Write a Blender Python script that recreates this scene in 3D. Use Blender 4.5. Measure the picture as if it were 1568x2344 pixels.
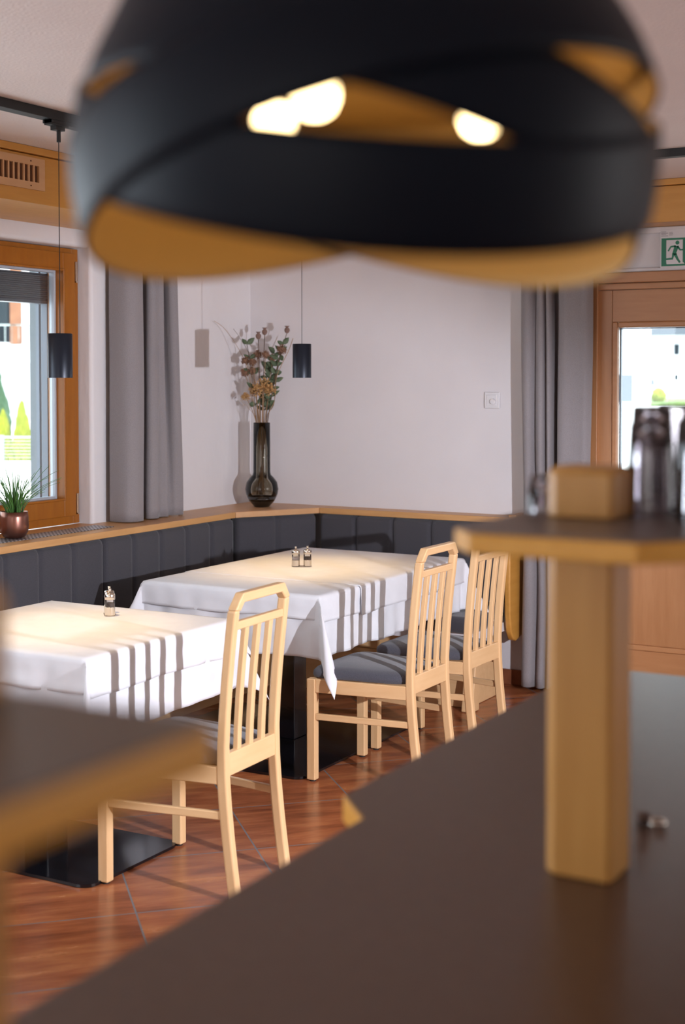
import bpy, bmesh, math, random
from mathutils import Vector, Matrix, noise
R = math.radians
PI = math.pi
C = bpy.context.scene.collection
for o in list(bpy.data.objects):
    bpy.data.objects.remove(o)

# ------------------------------------------------------------------ camera
cam_d = bpy.data.cameras.new('camera')
cam = bpy.data.objects.new('camera', cam_d); C.objects.link(cam)
cam.location = (0, 0, 1.70)
cam.rotation_euler = (R(88.0), 0, R(29.5))
cam_d.sensor_fit = 'VERTICAL'
cam_d.sensor_width = 36; cam_d.sensor_height = 36
cam_d.lens = 49.35
cam_d.shift_y = -0.0831
cam_d.clip_start = 0.02
cam_d.dof.use_dof = True
cam_d.dof.focus_distance = 5.9
cam_d.dof.aperture_fstop = 2.9
bpy.context.scene.camera = cam

# ------------------------------------------------------------------ world, lights, exposure
sc = bpy.context.scene
sc.view_settings.view_transform = 'Standard'
sc.view_settings.look = 'None'
sc.view_settings.gamma = 1
sc.view_settings.use_curve_mapping = False
sc.view_settings.exposure = 0.12
w = bpy.data.worlds.new('world'); sc.world = w
w.use_nodes = True
bg = w.node_tree.nodes['Background']
bg.inputs[0].default_value = (0.80, 0.92, 1.0, 1)
bg.inputs[1].default_value = 3.6

def light(name, kind, loc, energy, color, target=None, **kw):
    d = bpy.data.lights.new(name, kind)
    d.energy = energy; d.color = color
    for k, v in kw.items():
        setattr(d, k, v)
    o = bpy.data.objects.new(name, d); C.objects.link(o)
    o.location = loc
    if target is not None:
        o.rotation_euler = (Vector(target) - Vector(loc)).to_track_quat('-Z', 'Y').to_euler()
    return o

# sun on the gardens and house fronts outside (comes from behind the restaurant)
light('sun', 'SUN', (20, -20, 30), 11, (1, 0.97, 0.92), target=(0, 0, 4), angle=R(0.6))
# daylight through the left wall windows, then added fill from rear and right
light('window_light_a', 'AREA', (-4.80, 2.1, 1.66), 18, (0.78, 0.88, 1.0), target=(0, 2.1, 1.2), shape='RECTANGLE', size=2.0, size_y=1.35)
light('window_light_b', 'AREA', (-4.80, -0.9, 1.66), 56, (0.78, 0.88, 1.0), target=(0, -0.9, 1.2), shape='RECTANGLE', size=2.0, size_y=1.35)
light('fill_light_rear', 'AREA', (-1.2, -2.90, 1.6), 44, (0.98, 0.95, 0.94), target=(-2.2, 5, 1.3), shape='RECTANGLE', size=4.5, size_y=1.6)  # added fill behind the camera, no window built in that wall
light('fill_light_right', 'AREA', (3.15, 4.6, 1.7), 46, (0.97, 0.96, 0.97), target=(-4.2, 4.6, 2.1), shape='RECTANGLE', size=2.4, size_y=1.4)  # added to brighten the ceiling and wooden box, solid wall there
# unseen key light off right, no fixture: crisp chair shadows on the cloths
key = light('key_spot', 'SPOT', (0.45, 3.30, 1.47), 600, (0.87, 0.89, 1.0), target=(-3.9, 5.70, 0.42), spot_size=R(68), spot_blend=0.45, shadow_soft_size=0.022)
key.scale = (1, 0.72, 1)   # cone squashed to dim the upper wall: wide and flat beam

# ------------------------------------------------------------------ materials
def mat(name, color=(0.8, 0.8, 0.8), rough=0.5, metal=0.0, spec=0.5, emit=None, estr=0.0, coat=0.0, sheen=0.0):
    m = bpy.data.materials.new(name); m.use_nodes = True
    b = m.node_tree.nodes['Principled BSDF']
    b.inputs['Base Color'].default_value = (*color, 1)
    b.inputs['Roughness'].default_value = rough
    b.inputs['Metallic'].default_value = metal
    b.inputs['Specular IOR Level'].default_value = spec
    b.inputs['Coat Weight'].default_value = coat
    b.inputs['Sheen Weight'].default_value = sheen
    if emit:
        b.inputs['Emission Color'].default_value = (*emit, 1)
        b.inputs['Emission Strength'].default_value = estr
    return m

def nd(m, t, **kw):
    n = m.node_tree.nodes.new(t)
    for k, v in kw.items():
        setattr(n, k, v)
    return n

def lk(m, a, b):
    m.node_tree.links.new(a, b)

def s2l(*c):
    return tuple(((x / 255) / 12.92 if x / 255 <= 0.04045 else ((x / 255 + 0.055) / 1.055) ** 2.4) for x in c)

def noisy(name, c1, c2, scale, rough=0.6, bump=0.0, bscale=None, stretch=(1, 1, 1), detail=4, **kw):
    """procedural two-tone noise material in object space, optional bump"""
    m = mat(name, c1, rough, **kw)
    b = m.node_tree.nodes['Principled BSDF']
    tc = nd(m, 'ShaderNodeTexCoord'); mp = nd(m, 'ShaderNodeMapping')
    mp.inputs['Scale'].default_value = stretch
    lk(m, tc.outputs['Object'], mp.inputs['Vector'])
    n = nd(m, 'ShaderNodeTexNoise'); n.inputs['Scale'].default_value = scale; n.inputs['Detail'].default_value = detail
    lk(m, mp.outputs[0], n.inputs['Vector'])
    r = nd(m, 'ShaderNodeValToRGB')
    r.color_ramp.elements[0].position = 0.3; r.color_ramp.elements[1].position = 0.7
    r.color_ramp.elements[0].color = (*c1, 1); r.color_ramp.elements[1].color = (*c2, 1)
    lk(m, n.outputs[0], r.inputs[0]); lk(m, r.outputs[0], b.inputs['Base Color'])
    if bump:
        n2 = nd(m, 'ShaderNodeTexNoise'); n2.inputs['Scale'].default_value = bscale or scale; n2.inputs['Detail'].default_value = 3
        lk(m, mp.outputs[0], n2.inputs['Vector'])
        bp = nd(m, 'ShaderNodeBump'); bp.inputs['Strength'].default_value = bump; bp.inputs['Distance'].default_value = 0.004
        lk(m, n2.outputs[0], bp.inputs['Height']); lk(m, bp.outputs[0], b.inputs['Normal'])
    return m

def wood(name, c1, c2, axis='z', rough=0.38, scale=6):
    st = {'x': (0.12, 1, 1), 'y': (1, 0.12, 1), 'z': (1, 1, 0.12)}[axis]
    m = noisy(name, c1, c2, scale * 4, rough, 0.05, scale * 9, tuple(v * 1.6 for v in st), 6)
    return m

def weave(name, c1, c2, scale=420, rough=0.95):
    m = noisy(name, c1, c2, scale, rough, 0.35, scale, (1, 1, 1), 2, sheen=0.25)
    return m

def glassy(name, tint, refl=0.06, rough=0.0, ior=1.45):
    m = bpy.data.materials.new(name); m.use_nodes = True
    nt = m.node_tree; nt.nodes.remove(nt.nodes['Principled BSDF'])
    out = nt.nodes['Material Output']
    t = nd(m, 'ShaderNodeBsdfTransparent'); t.inputs[0].default_value = (*tint, 1)
    g = nd(m, 'ShaderNodeBsdfGlossy'); g.inputs['Roughness'].default_value = rough
    f = nd(m, 'ShaderNodeFresnel'); f.inputs[0].default_value = ior
    mx = nd(m, 'ShaderNodeMixShader')
    lk(m, f.outputs[0], mx.inputs[0]); lk(m, t.outputs[0], mx.inputs[1]); lk(m, g.outputs[0], mx.inputs[2])
    lk(m, mx.outputs[0], out.inputs[0])
    return m

M = {}
M['plaster'] = noisy('plaster', (0.73, 0.70, 0.71), (0.76, 0.73, 0.74), 3, 0.9, 0.12, 60)
M['plaster_rough'] = noisy('plaster_rough', (0.73, 0.70, 0.705), (0.76, 0.73, 0.735), 3, 0.9, 0.6, 28, (1, 1, 0.5))
M['ceiling'] = noisy('ceiling_plaster', (0.79, 0.72, 0.69), (0.82, 0.755, 0.725), 4, 0.95, 0.5, 90)
M['beech'] = wood('beech', (0.71, 0.44, 0.215), (0.77, 0.50, 0.26), 'z')
M['beech_x'] = wood('beech_x', (0.71, 0.44, 0.215), (0.77, 0.50, 0.26), 'x')
M['beech_y'] = wood('beech_y', (0.71, 0.44, 0.215), (0.77, 0.50, 0.26), 'y')
M['oak_y'] = wood('warm_wood_y', (0.58, 0.27, 0.050), (0.64, 0.31, 0.065), 'y')
M['oak_x'] = wood('warm_wood_x', (0.58, 0.27, 0.050), (0.64, 0.31, 0.065), 'x')
M['rail_y'] = wood('rail_wood_y', (0.58, 0.30, 0.11), (0.64, 0.35, 0.14), 'y')
M['rail_x'] = wood('rail_wood_x', (0.58, 0.30, 0.11), (0.64, 0.35, 0.14), 'x')
M['bar_z'] = wood('bar_wood_z', (0.49, 0.235, 0.055), (0.55, 0.28, 0.072), 'z', 0.35)
M['bar_y'] = wood('bar_wood_y', (0.66, 0.32, 0.045), (0.72, 0.37, 0.065), 'y', 0.35)
M['frame'] = wood('window_wood', (0.30, 0.095, 0.006), (0.35, 0.118, 0.009), 'z', 0.35)
M['door_z'] = wood('door_wood_z', (0.42, 0.19, 0.075), (0.47, 0.225, 0.095), 'z', 0.4)
M['door_x'] = wood('door_wood_x', (0.44, 0.20, 0.08), (0.49, 0.235, 0.10), 'x', 0.4)
M['grille_wood'] = wood('grille_wood', (0.62, 0.34, 0.16), (0.66, 0.38, 0.19), 'y')
M['dark'] = mat('dark_void', (0.10, 0.035, 0.01), 0.9)
M['charcoal'] = weave('charcoal_fabric', (0.044, 0.042, 0.050), (0.068, 0.065, 0.076))
M['seat_fabric'] = weave('seat_fabric', (0.05, 0.05, 0.065), (0.085, 0.085, 0.105))
M['curtain'] = weave('curtain_fabric', (0.235, 0.213, 0.22), (0.285, 0.262, 0.27), 300)
M['linen'] = noisy('linen', (0.77, 0.775, 0.81), (0.81, 0.815, 0.85), 14, 0.85, 0.25, 9, (1, 1, 1), 3)
M['laminate'] = noisy('bar_laminate', (0.075, 0.037, 0.021), (0.088, 0.047, 0.028), 40, 0.34, 0.02, 300, spec=0.5)
M['shelf_laminate'] = noisy('shelf_laminate', (0.105, 0.075, 0.06), (0.12, 0.09, 0.07), 40, 0.35)
M['black'] = mat('black_metal', (0.008, 0.009, 0.012), 0.42, 0.0, 0.5)
M['black_blue'] = mat('black_satin', (0.010, 0.014, 0.024), 0.34, 0.4, 0.5)
M['track'] = mat('track_black', (0.006, 0.006, 0.006), 0.5)
M['plate'] = mat('black_plate', (0.004, 0.004, 0.006), 0.12, 0.0, 0.6)
M['lampshade'] = mat('lamp_black', (0.004, 0.0065, 0.012), 0.48, 0.0, 0.14)
M['gold'] = mat('lamp_gold', (0.52, 0.32, 0.10), 0.6, 0.1)
M['bulb'] = mat('bulb', (1, 0.8, 0.5), 0.4, emit=(1.0, 0.74, 0.36), estr=12)
M['led'] = mat('led_disc', (1, 0.9, 0.7), 0.4, emit=(1.0, 0.75, 0.42), estr=6)
M['white_plastic'] = mat('white_plastic', (0.72, 0.70, 0.71), 0.3)
M['white_sign'] = mat('white_sign', (0.72, 0.70, 0.71), 0.35)
M['green_sign'] = mat('green_sign', (0.0, 0.17, 0.075), 0.3)
M['print'] = mat('grey_print', (0.2, 0.18, 0.2), 0.6)
M['steel'] = mat('steel', (0.72, 0.66, 0.58), 0.16, 1.0)
M['pepper'] = noisy('pepper', (0.03, 0.02, 0.02), (0.20, 0.14, 0.11), 500, 0.8)
M['salt'] = noisy('salt', (0.80, 0.62, 0.55), (0.85, 0.80, 0.78), 500, 0.7)
M['clear'] = glassy('clear_glass', (0.95, 0.96, 0.96))
M['tumbler'] = glassy('tumbler_glass', (0.90, 0.87, 0.89), ior=1.55, rough=0.03)
M['pane'] = glassy('window_glass', (0.97, 0.985, 0.985), ior=1.3)
M['smoke'] = glassy('smoked_glass', (0.68, 0.66, 0.60), ior=1.5)
M['smoke_dark'] = mat('smoked_glass_base', (0.012, 0.009, 0.006), 0.05, 0, 0.7)
M['copper'] = mat('copper', (0.26, 0.12, 0.09), 0.30, 0.9)
M['leaf'] = noisy('grass_leaf', (0.045, 0.14, 0.03), (0.10, 0.24, 0.05), 30, 0.5)
M['soil'] = mat('soil', (0.03, 0.02, 0.012), 0.95)
M['euca'] = noisy('eucalyptus_leaf', (0.07, 0.11, 0.055), (0.13, 0.17, 0.10), 40, 0.7)
M['stem'] = mat('dry_stem', (0.36, 0.22, 0.12), 0.8)
M['stem_dark'] = mat('dark_stem', (0.10, 0.055, 0.035), 0.8)
M['poppy'] = noisy('poppy_head', (0.17, 0.10, 0.085), (0.26, 0.16, 0.12), 120, 0.8)
M['pompom'] = noisy('dry_flower', (0.16, 0.07, 0.045), (0.34, 0.20, 0.12), 260, 0.9)
M['allium'] = noisy('allium_gold', (0.48, 0.26, 0.09), (0.62, 0.38, 0.16), 200, 0.85)
M['alu'] = mat('aluminium', (0.16, 0.18, 0.21), 0.4, 0.4)
M['grey_render'] = noisy('outer_render', (0.17, 0.19, 0.20), (0.20, 0.22, 0.23), 60, 0.9)
M['whitemetal'] = mat('white_metal', (0.42, 0.45, 0.49), 0.3)
M['blind'] = mat('grey_blind', (0.10, 0.10, 0.11), 0.4, 0.3)
M['skirting'] = noisy('skirting_tile', (0.20, 0.065, 0.03), (0.26, 0.09, 0.04), 20, 0.35)
M['rubber'] = mat('rubber', (0.01, 0.01, 0.01), 0.7)
# outside
M['house'] = noisy('house_render', (0.86, 0.88, 0.90), (0.90, 0.92, 0.94), 2, 0.9)
M['roof'] = mat('roof_grey', (0.07, 0.085, 0.105), 0.8)
M['house_window'] = mat('house_window', (0.02, 0.032, 0.04), 0.7, spec=0.1)
M['timber'] = noisy('timber', (0.17, 0.07, 0.035), (0.22, 0.10, 0.05), 6, 0.8)
M['hedge'] = noisy('hedge_leaf', (0.13, 0.17, 0.012), (0.22, 0.24, 0.02), 6, 0.9)
M['conifer'] = noisy('conifer_leaf', (0.025, 0.065, 0.035), (0.05, 0.11, 0.055), 5, 0.9)
M['lawn'] = noisy('lawn', (0.10, 0.17, 0.05), (0.15, 0.22, 0.08), 3, 0.95)
M['paving'] = noisy('paving', (0.60, 0.62, 0.62), (0.70, 0.71, 0.70), 3, 0.9)
M['fence'] = mat('fence_metal', (0.30, 0.36, 0.36), 0.6)

# crossed tile floor, laid diagonally
def tile_material():
    m = mat('terracotta_tile', (0.3, 0.1, 0.05), 0.22, 0, 0.5)
    b = m.node_tree.nodes['Principled BSDF']
    tc = nd(m, 'ShaderNodeTexCoord')
    mp = nd(m, 'ShaderNodeMapping'); mp.inputs['Rotation'].default_value = (0, 0, R(-45)); mp.inputs['Location'].default_value = (-1.04, -5.41 + 0.0, 0)
    lk(m, tc.outputs['Object'], mp.inputs['Vector'])
    sep = nd(m, 'ShaderNodeSeparateXYZ'); lk(m, mp.outputs[0], sep.inputs[0])
    T = 0.495
    masks = []; ids = []
    for i in (0, 1):
        d = nd(m, 'ShaderNodeMath', operation='DIVIDE'); lk(m, sep.outputs[i], d.inputs[0]); d.inputs[1].default_value = T
        fl = nd(m, 'ShaderNodeMath', operation='FLOOR'); lk(m, d.outputs[0], fl.inputs[0]); ids.append(fl)
        pp = nd(m, 'ShaderNodeMath', operation='PINGPONG'); lk(m, d.outputs[0], pp.inputs[0]); pp.inputs[1].default_value = 0.5
        lt = nd(m, 'ShaderNodeMath', operation='LESS_THAN'); lk(m, pp.outputs[0], lt.inputs[0]); lt.inputs[1].default_value = 0.006
        masks.append(lt)
    mx = nd(m, 'ShaderNodeMath', operation='MAXIMUM'); lk(m, masks[0].outputs[0], mx.inputs[0]); lk(m, masks[1].outputs[0], mx.inputs[1])
    cb = nd(m, 'ShaderNodeCombineXYZ'); lk(m, ids[0].outputs[0], cb.inputs[0]); lk(m, ids[1].outputs[0], cb.inputs[1])
    wn = nd(m, 'ShaderNodeTexWhiteNoise'); lk(m, cb.outputs[0], wn.inputs[0])
    m2 = nd(m, 'ShaderNodeMapping'); m2.inputs['Scale'].default_value = (1.8, 10, 1); lk(m, mp.outputs[0], m2.inputs['Vector'])
    ad = nd(m, 'ShaderNodeVectorMath', operation='ADD'); lk(m, m2.outputs[0], ad.inputs[0])
    ml = nd(m, 'ShaderNodeVectorMath', operation='SCALE'); lk(m, wn.outputs['Color'], ml.inputs[0]); ml.inputs['Scale'].default_value = 30
    lk(m, ml.outputs[0], ad.inputs[1])
    n = nd(m, 'ShaderNodeTexNoise'); n.inputs['Scale'].default_value = 1.3; n.inputs['Detail'].default_value = 7; n.inputs['Roughness'].default_value = 0.62
    lk(m, ad.outputs[0], n.inputs['Vector'])
    r = nd(m, 'ShaderNodeValToRGB'); e = r.color_ramp.elements
    e[0].position = 0.28; e[0].color = (0.17, 0.050, 0.022, 1)
    e[1].position = 0.75; e[1].color = (0.55, 0.215, 0.080, 1)
    x = e.new(0.5); x.color = (0.35, 0.110, 0.043, 1)
    lk(m, n.outputs[0], r.inputs[0])
    mi = nd(m, 'ShaderNodeMixRGB'); lk(m, mx.outputs[0], mi.inputs[0]); lk(m, r.outputs[0], mi.inputs[1]); mi.inputs[2].default_value = (0.20, 0.195, 0.20, 1)
    lk(m, mi.outputs[0], b.inputs['Base Color'])
    rr = nd(m, 'ShaderNodeMapRange'); lk(m, n.outputs[0], rr.inputs[0]); rr.inputs[3].default_value = 0.14; rr.inputs[4].default_value = 0.34
    lk(m, rr.outputs[0], b.inputs['Roughness'])
    bp = nd(m, 'ShaderNodeBump'); bp.invert = True; bp.inputs['Strength'].default_value = 0.5; bp.inputs['Distance'].default_value = 0.002
    lk(m, mx.outputs[0], bp.inputs['Height']); lk(m, bp.outputs[0], b.inputs['Normal'])
    return m
M['tile'] = tile_material()

# perforated sill grille material: a fine basket pattern in its own metal
def grille_mat():
    m = mat('sill_grille', (0.4, 0.4, 0.42), 0.4, 0.7)
    b = m.node_tree.nodes['Principled BSDF']
    tc = nd(m, 'ShaderNodeTexCoord')
    ck = nd(m, 'ShaderNodeTexChecker'); ck.inputs['Scale'].default_value = 80
    ck.inputs['Color1'].default_value = (0.5, 0.5, 0.52, 1); ck.inputs['Color2'].default_value = (0.10, 0.10, 0.11, 1)
    lk(m, tc.outputs['Object'], ck.inputs['Vector']); lk(m, ck.outputs[0], b.inputs['Base Color'])
    return m
M['grille'] = grille_mat()

# ------------------------------------------------------------------ helpers
def obj(name, bm, m, parent=None, smooth=False, bevel=0, segs=2, loc=None):
    me = bpy.data.meshes.new(name)
    bmesh.ops.recalc_face_normals(bm, faces=bm.faces)
    bm.to_mesh(me); bm.free()
    o = bpy.data.objects.new(name, me); C.objects.link(o)
    for mm in (m if isinstance(m, (list, tuple)) else [m]):
        me.materials.append(mm)
    if smooth:
        for p in me.polygons:
            p.use_smooth = True
    if bevel:
        b = o.modifiers.new('bevel', 'BEVEL'); b.width = bevel; b.segments = segs; b.limit_method = 'ANGLE'; b.angle_limit = R(40)
        for p in me.polygons:
            p.use_smooth = True
        b.harden_normals = True
    if parent:
        o.parent = parent
    if loc:
        o.location = loc
    return o

def tag(o, label, cat, group=None, kind=None):
    if label: o['label'] = label
    if cat: o['category'] = cat
    if group: o['group'] = group
    if kind: o['kind'] = kind
    return o

def thing(name, label, cat, loc=(0, 0, 0), rz=0, group=None):
    o = bpy.data.objects.new(name, None); C.objects.link(o)
    o.empty_display_size = 0.1
    o.location = loc; o.rotation_euler = (0, 0, rz)
    return tag(o, label, cat, group)

def structure(name, bm, m, **kw):
    o = obj(name, bm, m, **kw); o['kind'] = 'structure'
    return o

def dup(root, loc, rz, label, group=None):
    r = root.copy(); C.objects.link(r); r.location = loc; r.rotation_euler = (0, 0, rz)
    r['label'] = label
    if group: r['group'] = group
    for ch in list(root.children):
        c = ch.copy(); C.objects.link(c); c.parent = r
        for g in ch.children:
            d = g.copy(); C.objects.link(d); d.parent = c
    return r

def box(bm, x0, x1, y0, y1, z0, z1, mi=0):
    r = bmesh.ops.create_cube(bm, size=1)
    for v in r['verts']:
        v.co = Vector(((x0 + x1) / 2 + v.co.x * (x1 - x0), (y0 + y1) / 2 + v.co.y * (y1 - y0), (z0 + z1) / 2 + v.co.z * (z1 - z0)))
    fs = set(f for v in r['verts'] for f in v.link_faces)
    for f in fs: f.material_index = mi
    return r['verts']

def B(*boxes):
    bm = bmesh.new()
    for b in boxes:
        box(bm, *b)
    return bm

def prism(bm, pts, z0, z1):
    lo = [bm.verts.new((x, y, z0)) for x, y in pts]
    hi = [bm.verts.new((x, y, z1)) for x, y in pts]
    n = len(pts)
    bm.faces.new(lo[::-1]); bm.faces.new(hi)
    for i in range(n):
        bm.faces.new((lo[i], lo[(i + 1) % n], hi[(i + 1) % n], hi[i]))

def loft(bm, rings, cap=True, closed=True):
    vs = [[bm.verts.new(p) for p in r] for r in rings]
    n = len(vs[0])
    for a, b in zip(vs, vs[1:]):
        for i in range(n if closed else n - 1):
            bm.faces.new((a[i], a[(i + 1) % n], b[(i + 1) % n], b[i]))
    if cap:
        bm.faces.new(vs[0][::-1]); bm.faces.new(vs[-1])
    return vs

def lathe(bm, prof, c=(0, 0, 0), n=32, cap=True):
    rings = [[(c[0] + r * math.cos(2 * PI * i / n), c[1] + r * math.sin(2 * PI * i / n), c[2] + z) for i in range(n)] for r, z in prof]
    return loft(bm, rings, cap)

def tube(bm, pts, rad, n=6):
    pts = [Vector(p) for p in pts]
    rings = []
    for i, p in enumerate(pts):
        d = (pts[min(i + 1, len(pts) - 1)] - pts[max(i - 1, 0)]).normalized()
        a = d.orthogonal().normalized() if abs(d.z) > 0.98 else d.cross(Vector((0, 0, 1))).normalized()
        b = d.cross(a).normalized()
        r = rad[i] if isinstance(rad, (list, tuple)) else rad
        rings.append([p + a * r * math.cos(2 * PI * k / n) + b * r * math.sin(2 * PI * k / n) for k in range(n)])
    loft(bm, rings)

# ------------------------------------------------------------------ the room
XL, YB, ZC = -4.72, 7.20, 2.70
bm = B((-4.9, 3.3, -3.1, YB + 0.1, -0.05, 0.0))
structure('floor', bm, M['tile'])
structure('ceiling', B((-5.15, 3.3, -3.1, YB + 0.35, ZC, ZC + 0.12)), M['ceiling'])
# left wall with three window openings
def wall_l(parts):
    bm = bmesh.new()
    for y0, y1, z0, z1 in parts:
        box(bm, -5.12, XL, y0, y1, z0, z1)
    return bm
structure('wall_left', wall_l([(-3.1, -1.9, 0, ZC), (0.1, 1.1, 0, ZC), (3.1, 4.25, 0, ZC),
                               (-1.9, 0.1, 0, 0.905), (1.1, 3.1, 0, 0.905), (4.25, 5.70, 0, 0.905),
                               (-1.9, 0.1, 2.37, ZC), (1.1, 3.1, 2.37, ZC), (4.25, 5.70, 2.37, ZC),
                               (5.70, YB + 0.3, 0, ZC)]), M['plaster_rough'], bevel=0.022, segs=4)
# back wall with the door opening
structure('wall_back', B((-5.12, -2.58, YB, YB + 0.3, 0, ZC), (-2.58, -1.50, YB, YB + 0.3, 2.255, ZC), (-1.50, 3.3, YB, YB + 0.3, 0, ZC)), M['plaster'])
structure('wall_right', B((3.2, 3.4, -3.1, YB + 0.3, 0, ZC)), M['plaster'])
structure('wall_rear', B((-5.12, 3.4, -3.2, -3.0, 0, ZC)), M['plaster'])
structure('trim_1', B((XL + 0.001, -4.18, 2.0, YB - 0.001, 2.457, 2.665), (XL + 0.001, -4.165, 2.0, YB - 0.001, 2.668, 2.699)), M['oak_y'], bevel=0.003)
structure('trim_2', B((-4.175, 3.1, 6.98, YB - 0.001, 2.485, 2.665), (-4.16, 3.1, 6.965, YB - 0.001, 2.668, 2.699)), M['oak_x'], bevel=0.003)
structure('trim_3', B((-4.1, 3.1, YB - 0.022, YB - 0.001, 2.452, 2.484), (-2.58, -1.4, YB - 0.02, YB - 0.001, 2.256, 2.275)), M['plaster'], bevel=0.006)
structure('baseboard_back', B((-4.0, -2.60, YB - 0.014, YB - 0.001, 0.001, 0.085)), M['skirting'], bevel=0.002)

# sill / shelf board running round above the bench
r = thing('wall_shelf', 'orange-brown wooden ledge running round the corner above the upholstered bench back', 'shelf', (0, 0, 0))
bm = bmesh.new(); prism(bm, [(-4.42, 2.2), (-4.42, 6.585), (-4.72, 6.76), (-4.72, 2.2)], 0.908, 0.942)
box(bm, -4.80, -4.715, 4.26, 5.69, 0.908, 0.942)
obj('sill_board', bm, M['rail_y'], r, bevel=0.004)
bm = bmesh.new(); prism(bm, [(-4.42, 6.587), (-4.15, 7.055), (-4.15, 7.199), (-4.719, 7.199), (-4.719, 6.762)], 0.908, 0.942)
o = obj('corner_board', bm, M['grille_wood'], r, bevel=0.004); o['label'] = 'triangular board with pale front edge'
bm = B((-4.148, -2.915, 7.055, 7.199, 0.908, 0.942), (-2.95, -2.905, 7.04, 7.199, 0.905, 0.957))
obj('back_board', bm, M['rail_x'], r, bevel=0.004)
# sill grille
bm = B((-4.645, -4.515, 4.55, 5.62, 0.9425, 0.9455)); g = obj('sill_vent', bm, M['grille'])
tag(g, 'long perforated metal ventilation strip let into the wooden window sill', 'vent')

# ------------------------------------------------------------------ window 1 (structure with parts)
wi = thing('window_1', None, None, (0.062, 0, 0)); wi['kind'] = 'structure'
def rect_frame(bm, x0, x1, y0, y1, z0, z1, t):
    box(bm, x0, x1, y0, y0 + t, z0, z1); box(bm, x0, x1, y1 - t, y1, z0, z1)
    box(bm, x0, x1, y0 + t, y1 - t, z0, z0 + t); box(bm, x0, x1, y0 + t, y1 - t, z1 - t, z1)
bm = bmesh.new(); rect_frame(bm, -4.93, -4.865, 4.255, 5.695, 0.944, 2.366, 0.05); obj('window_frame', bm, M['frame'], wi, bevel=0.003)
bm = bmesh.new(); rect_frame(bm, -4.955, -4.85, 4.30, 5.655, 0.985, 2.342, 0.092); 
rect_frame(bm, -4.852, -4.842, 4.385, 5.57, 1.07, 2.258, 0.012)
sash = obj('sash', bm, M['frame'], wi, bevel=0.004)
bm = bmesh.new(); rect_frame(bm, -4.935, -4.90, 4.391, 5.564, 1.076, 2.252, 0.014)
o = obj('glazing_bead', bm, M['whitemetal'], sash, bevel=0.003); o['label'] = 'pale metal glazing bead'
obj('pane', B((-4.922, -4.917, 4.41, 5.545, 1.095, 2.22)), M['pane'], sash)
for z0 in (2.20, 1.00):
    bm = bmesh.new(); lathe(bm, [(0.007, 0), (0.007, 0.10)], (-4.852, 5.665, z0), 12); box(bm, -4.86, -4.846, 5.66, 5.672, z0 - 0.008, z0)
    o = obj('hinge', bm, M['steel'], wi); o['label'] = 'bright steel hinge'
bm = bmesh.new()
for i in range(14):
    box(bm, -5.03, -4.97, 4.28, 5.60, 2.10 + i * 0.010, 2.107 + i * 0.010)
box(bm, -5.035, -4.965, 4.28, 5.60, 2.082, 2.098)
o = obj('blind', bm, M['blind'], wi); o['label'] = 'raised grey slatted blind'
obj('guide_rail', B((-5.02, -4.98, 5.585, 5.605, 0.96, 2.36), (-5.06, -5.04, 5.59, 5.605, 0.96, 2.36)), M['alu'], wi)

o = obj('outer_reveal', B((-5.19, -5.045, 5.688, 5.698, 0.95, 2.36)), M['grey_render'], wi)

# ------------------------------------------------------------------ door 1
do = thing('door_1', None, None); do['kind'] = 'structure'
bm = B((-2.578, -2.50, YB - 0.03, YB + 0.08, 0, 2.25), (-1.58, -1.502, YB - 0.03, YB + 0.08, 0, 2.25))
obj('door_frame', bm, M['door_z'], do, bevel=0.004)
bm = B((-2.578, -1.502, YB - 0.035, YB + 0.08, 2.20, 2.2545), (-2.578, -1.502, YB - 0.022, YB + 0.07, 2.165, 2.198))
obj('door_header', bm, M['door_x'], do, bevel=0.005)
lf = obj('door_stile', B((-2.565, -2.425, YB - 0.012, YB + 0.05, 0.012, 2.163), (-1.655, -1.515, YB - 0.012, YB + 0.05, 0.012, 2.163)), M['door_z'], do, bevel=0.003)
obj('door_rail', B((-2.424, -1.656, YB - 0.012, YB + 0.05, 1.995, 2.163), (-2.424, -1.656, YB - 0.012, YB + 0.05, 0.86, 0.98), (-2.424, -1.656, YB - 0.012, YB + 0.05, 0.012, 0.26)), M['door_x'], do, bevel=0.003)
obj('door_panel', B((-2.424, -1.656, YB + 0.005, YB + 0.03, 0.26, 0.86)), M['door_z'], do)
bm = bmesh.new()
for (a, b_, c, d) in ((-2.424, -1.656, 0.98, 1.995), (-2.424, -1.656, 0.26, 0.86)):
    t = 0.03
    box(bm, a, a + t, YB - 0.02, YB + 0.02, c, d); box(bm, b_ - t, b_, YB - 0.02, YB + 0.02, c, d)
    box(bm, a + t, b_ - t, YB - 0.02, YB + 0.02, c, c + t); box(bm, a + t, b_ - t, YB - 0.02, YB + 0.02, d - t, d)
obj('door_moulding', bm, M['door_x'], do, bevel=0.008, segs=3)
obj('pane', B((-2.394, -1.686, YB + 0.015, YB + 0.02, 1.01, 1.965)), M['pane'], do)
o = obj('glazing_seal', B((-2.394, -2.386, YB + 0.021, YB + 0.045, 1.01, 1.965), (-2.386, -1.686, YB + 0.021, YB + 0.045, 1.957, 1.965)), M['alu'], do)

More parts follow.
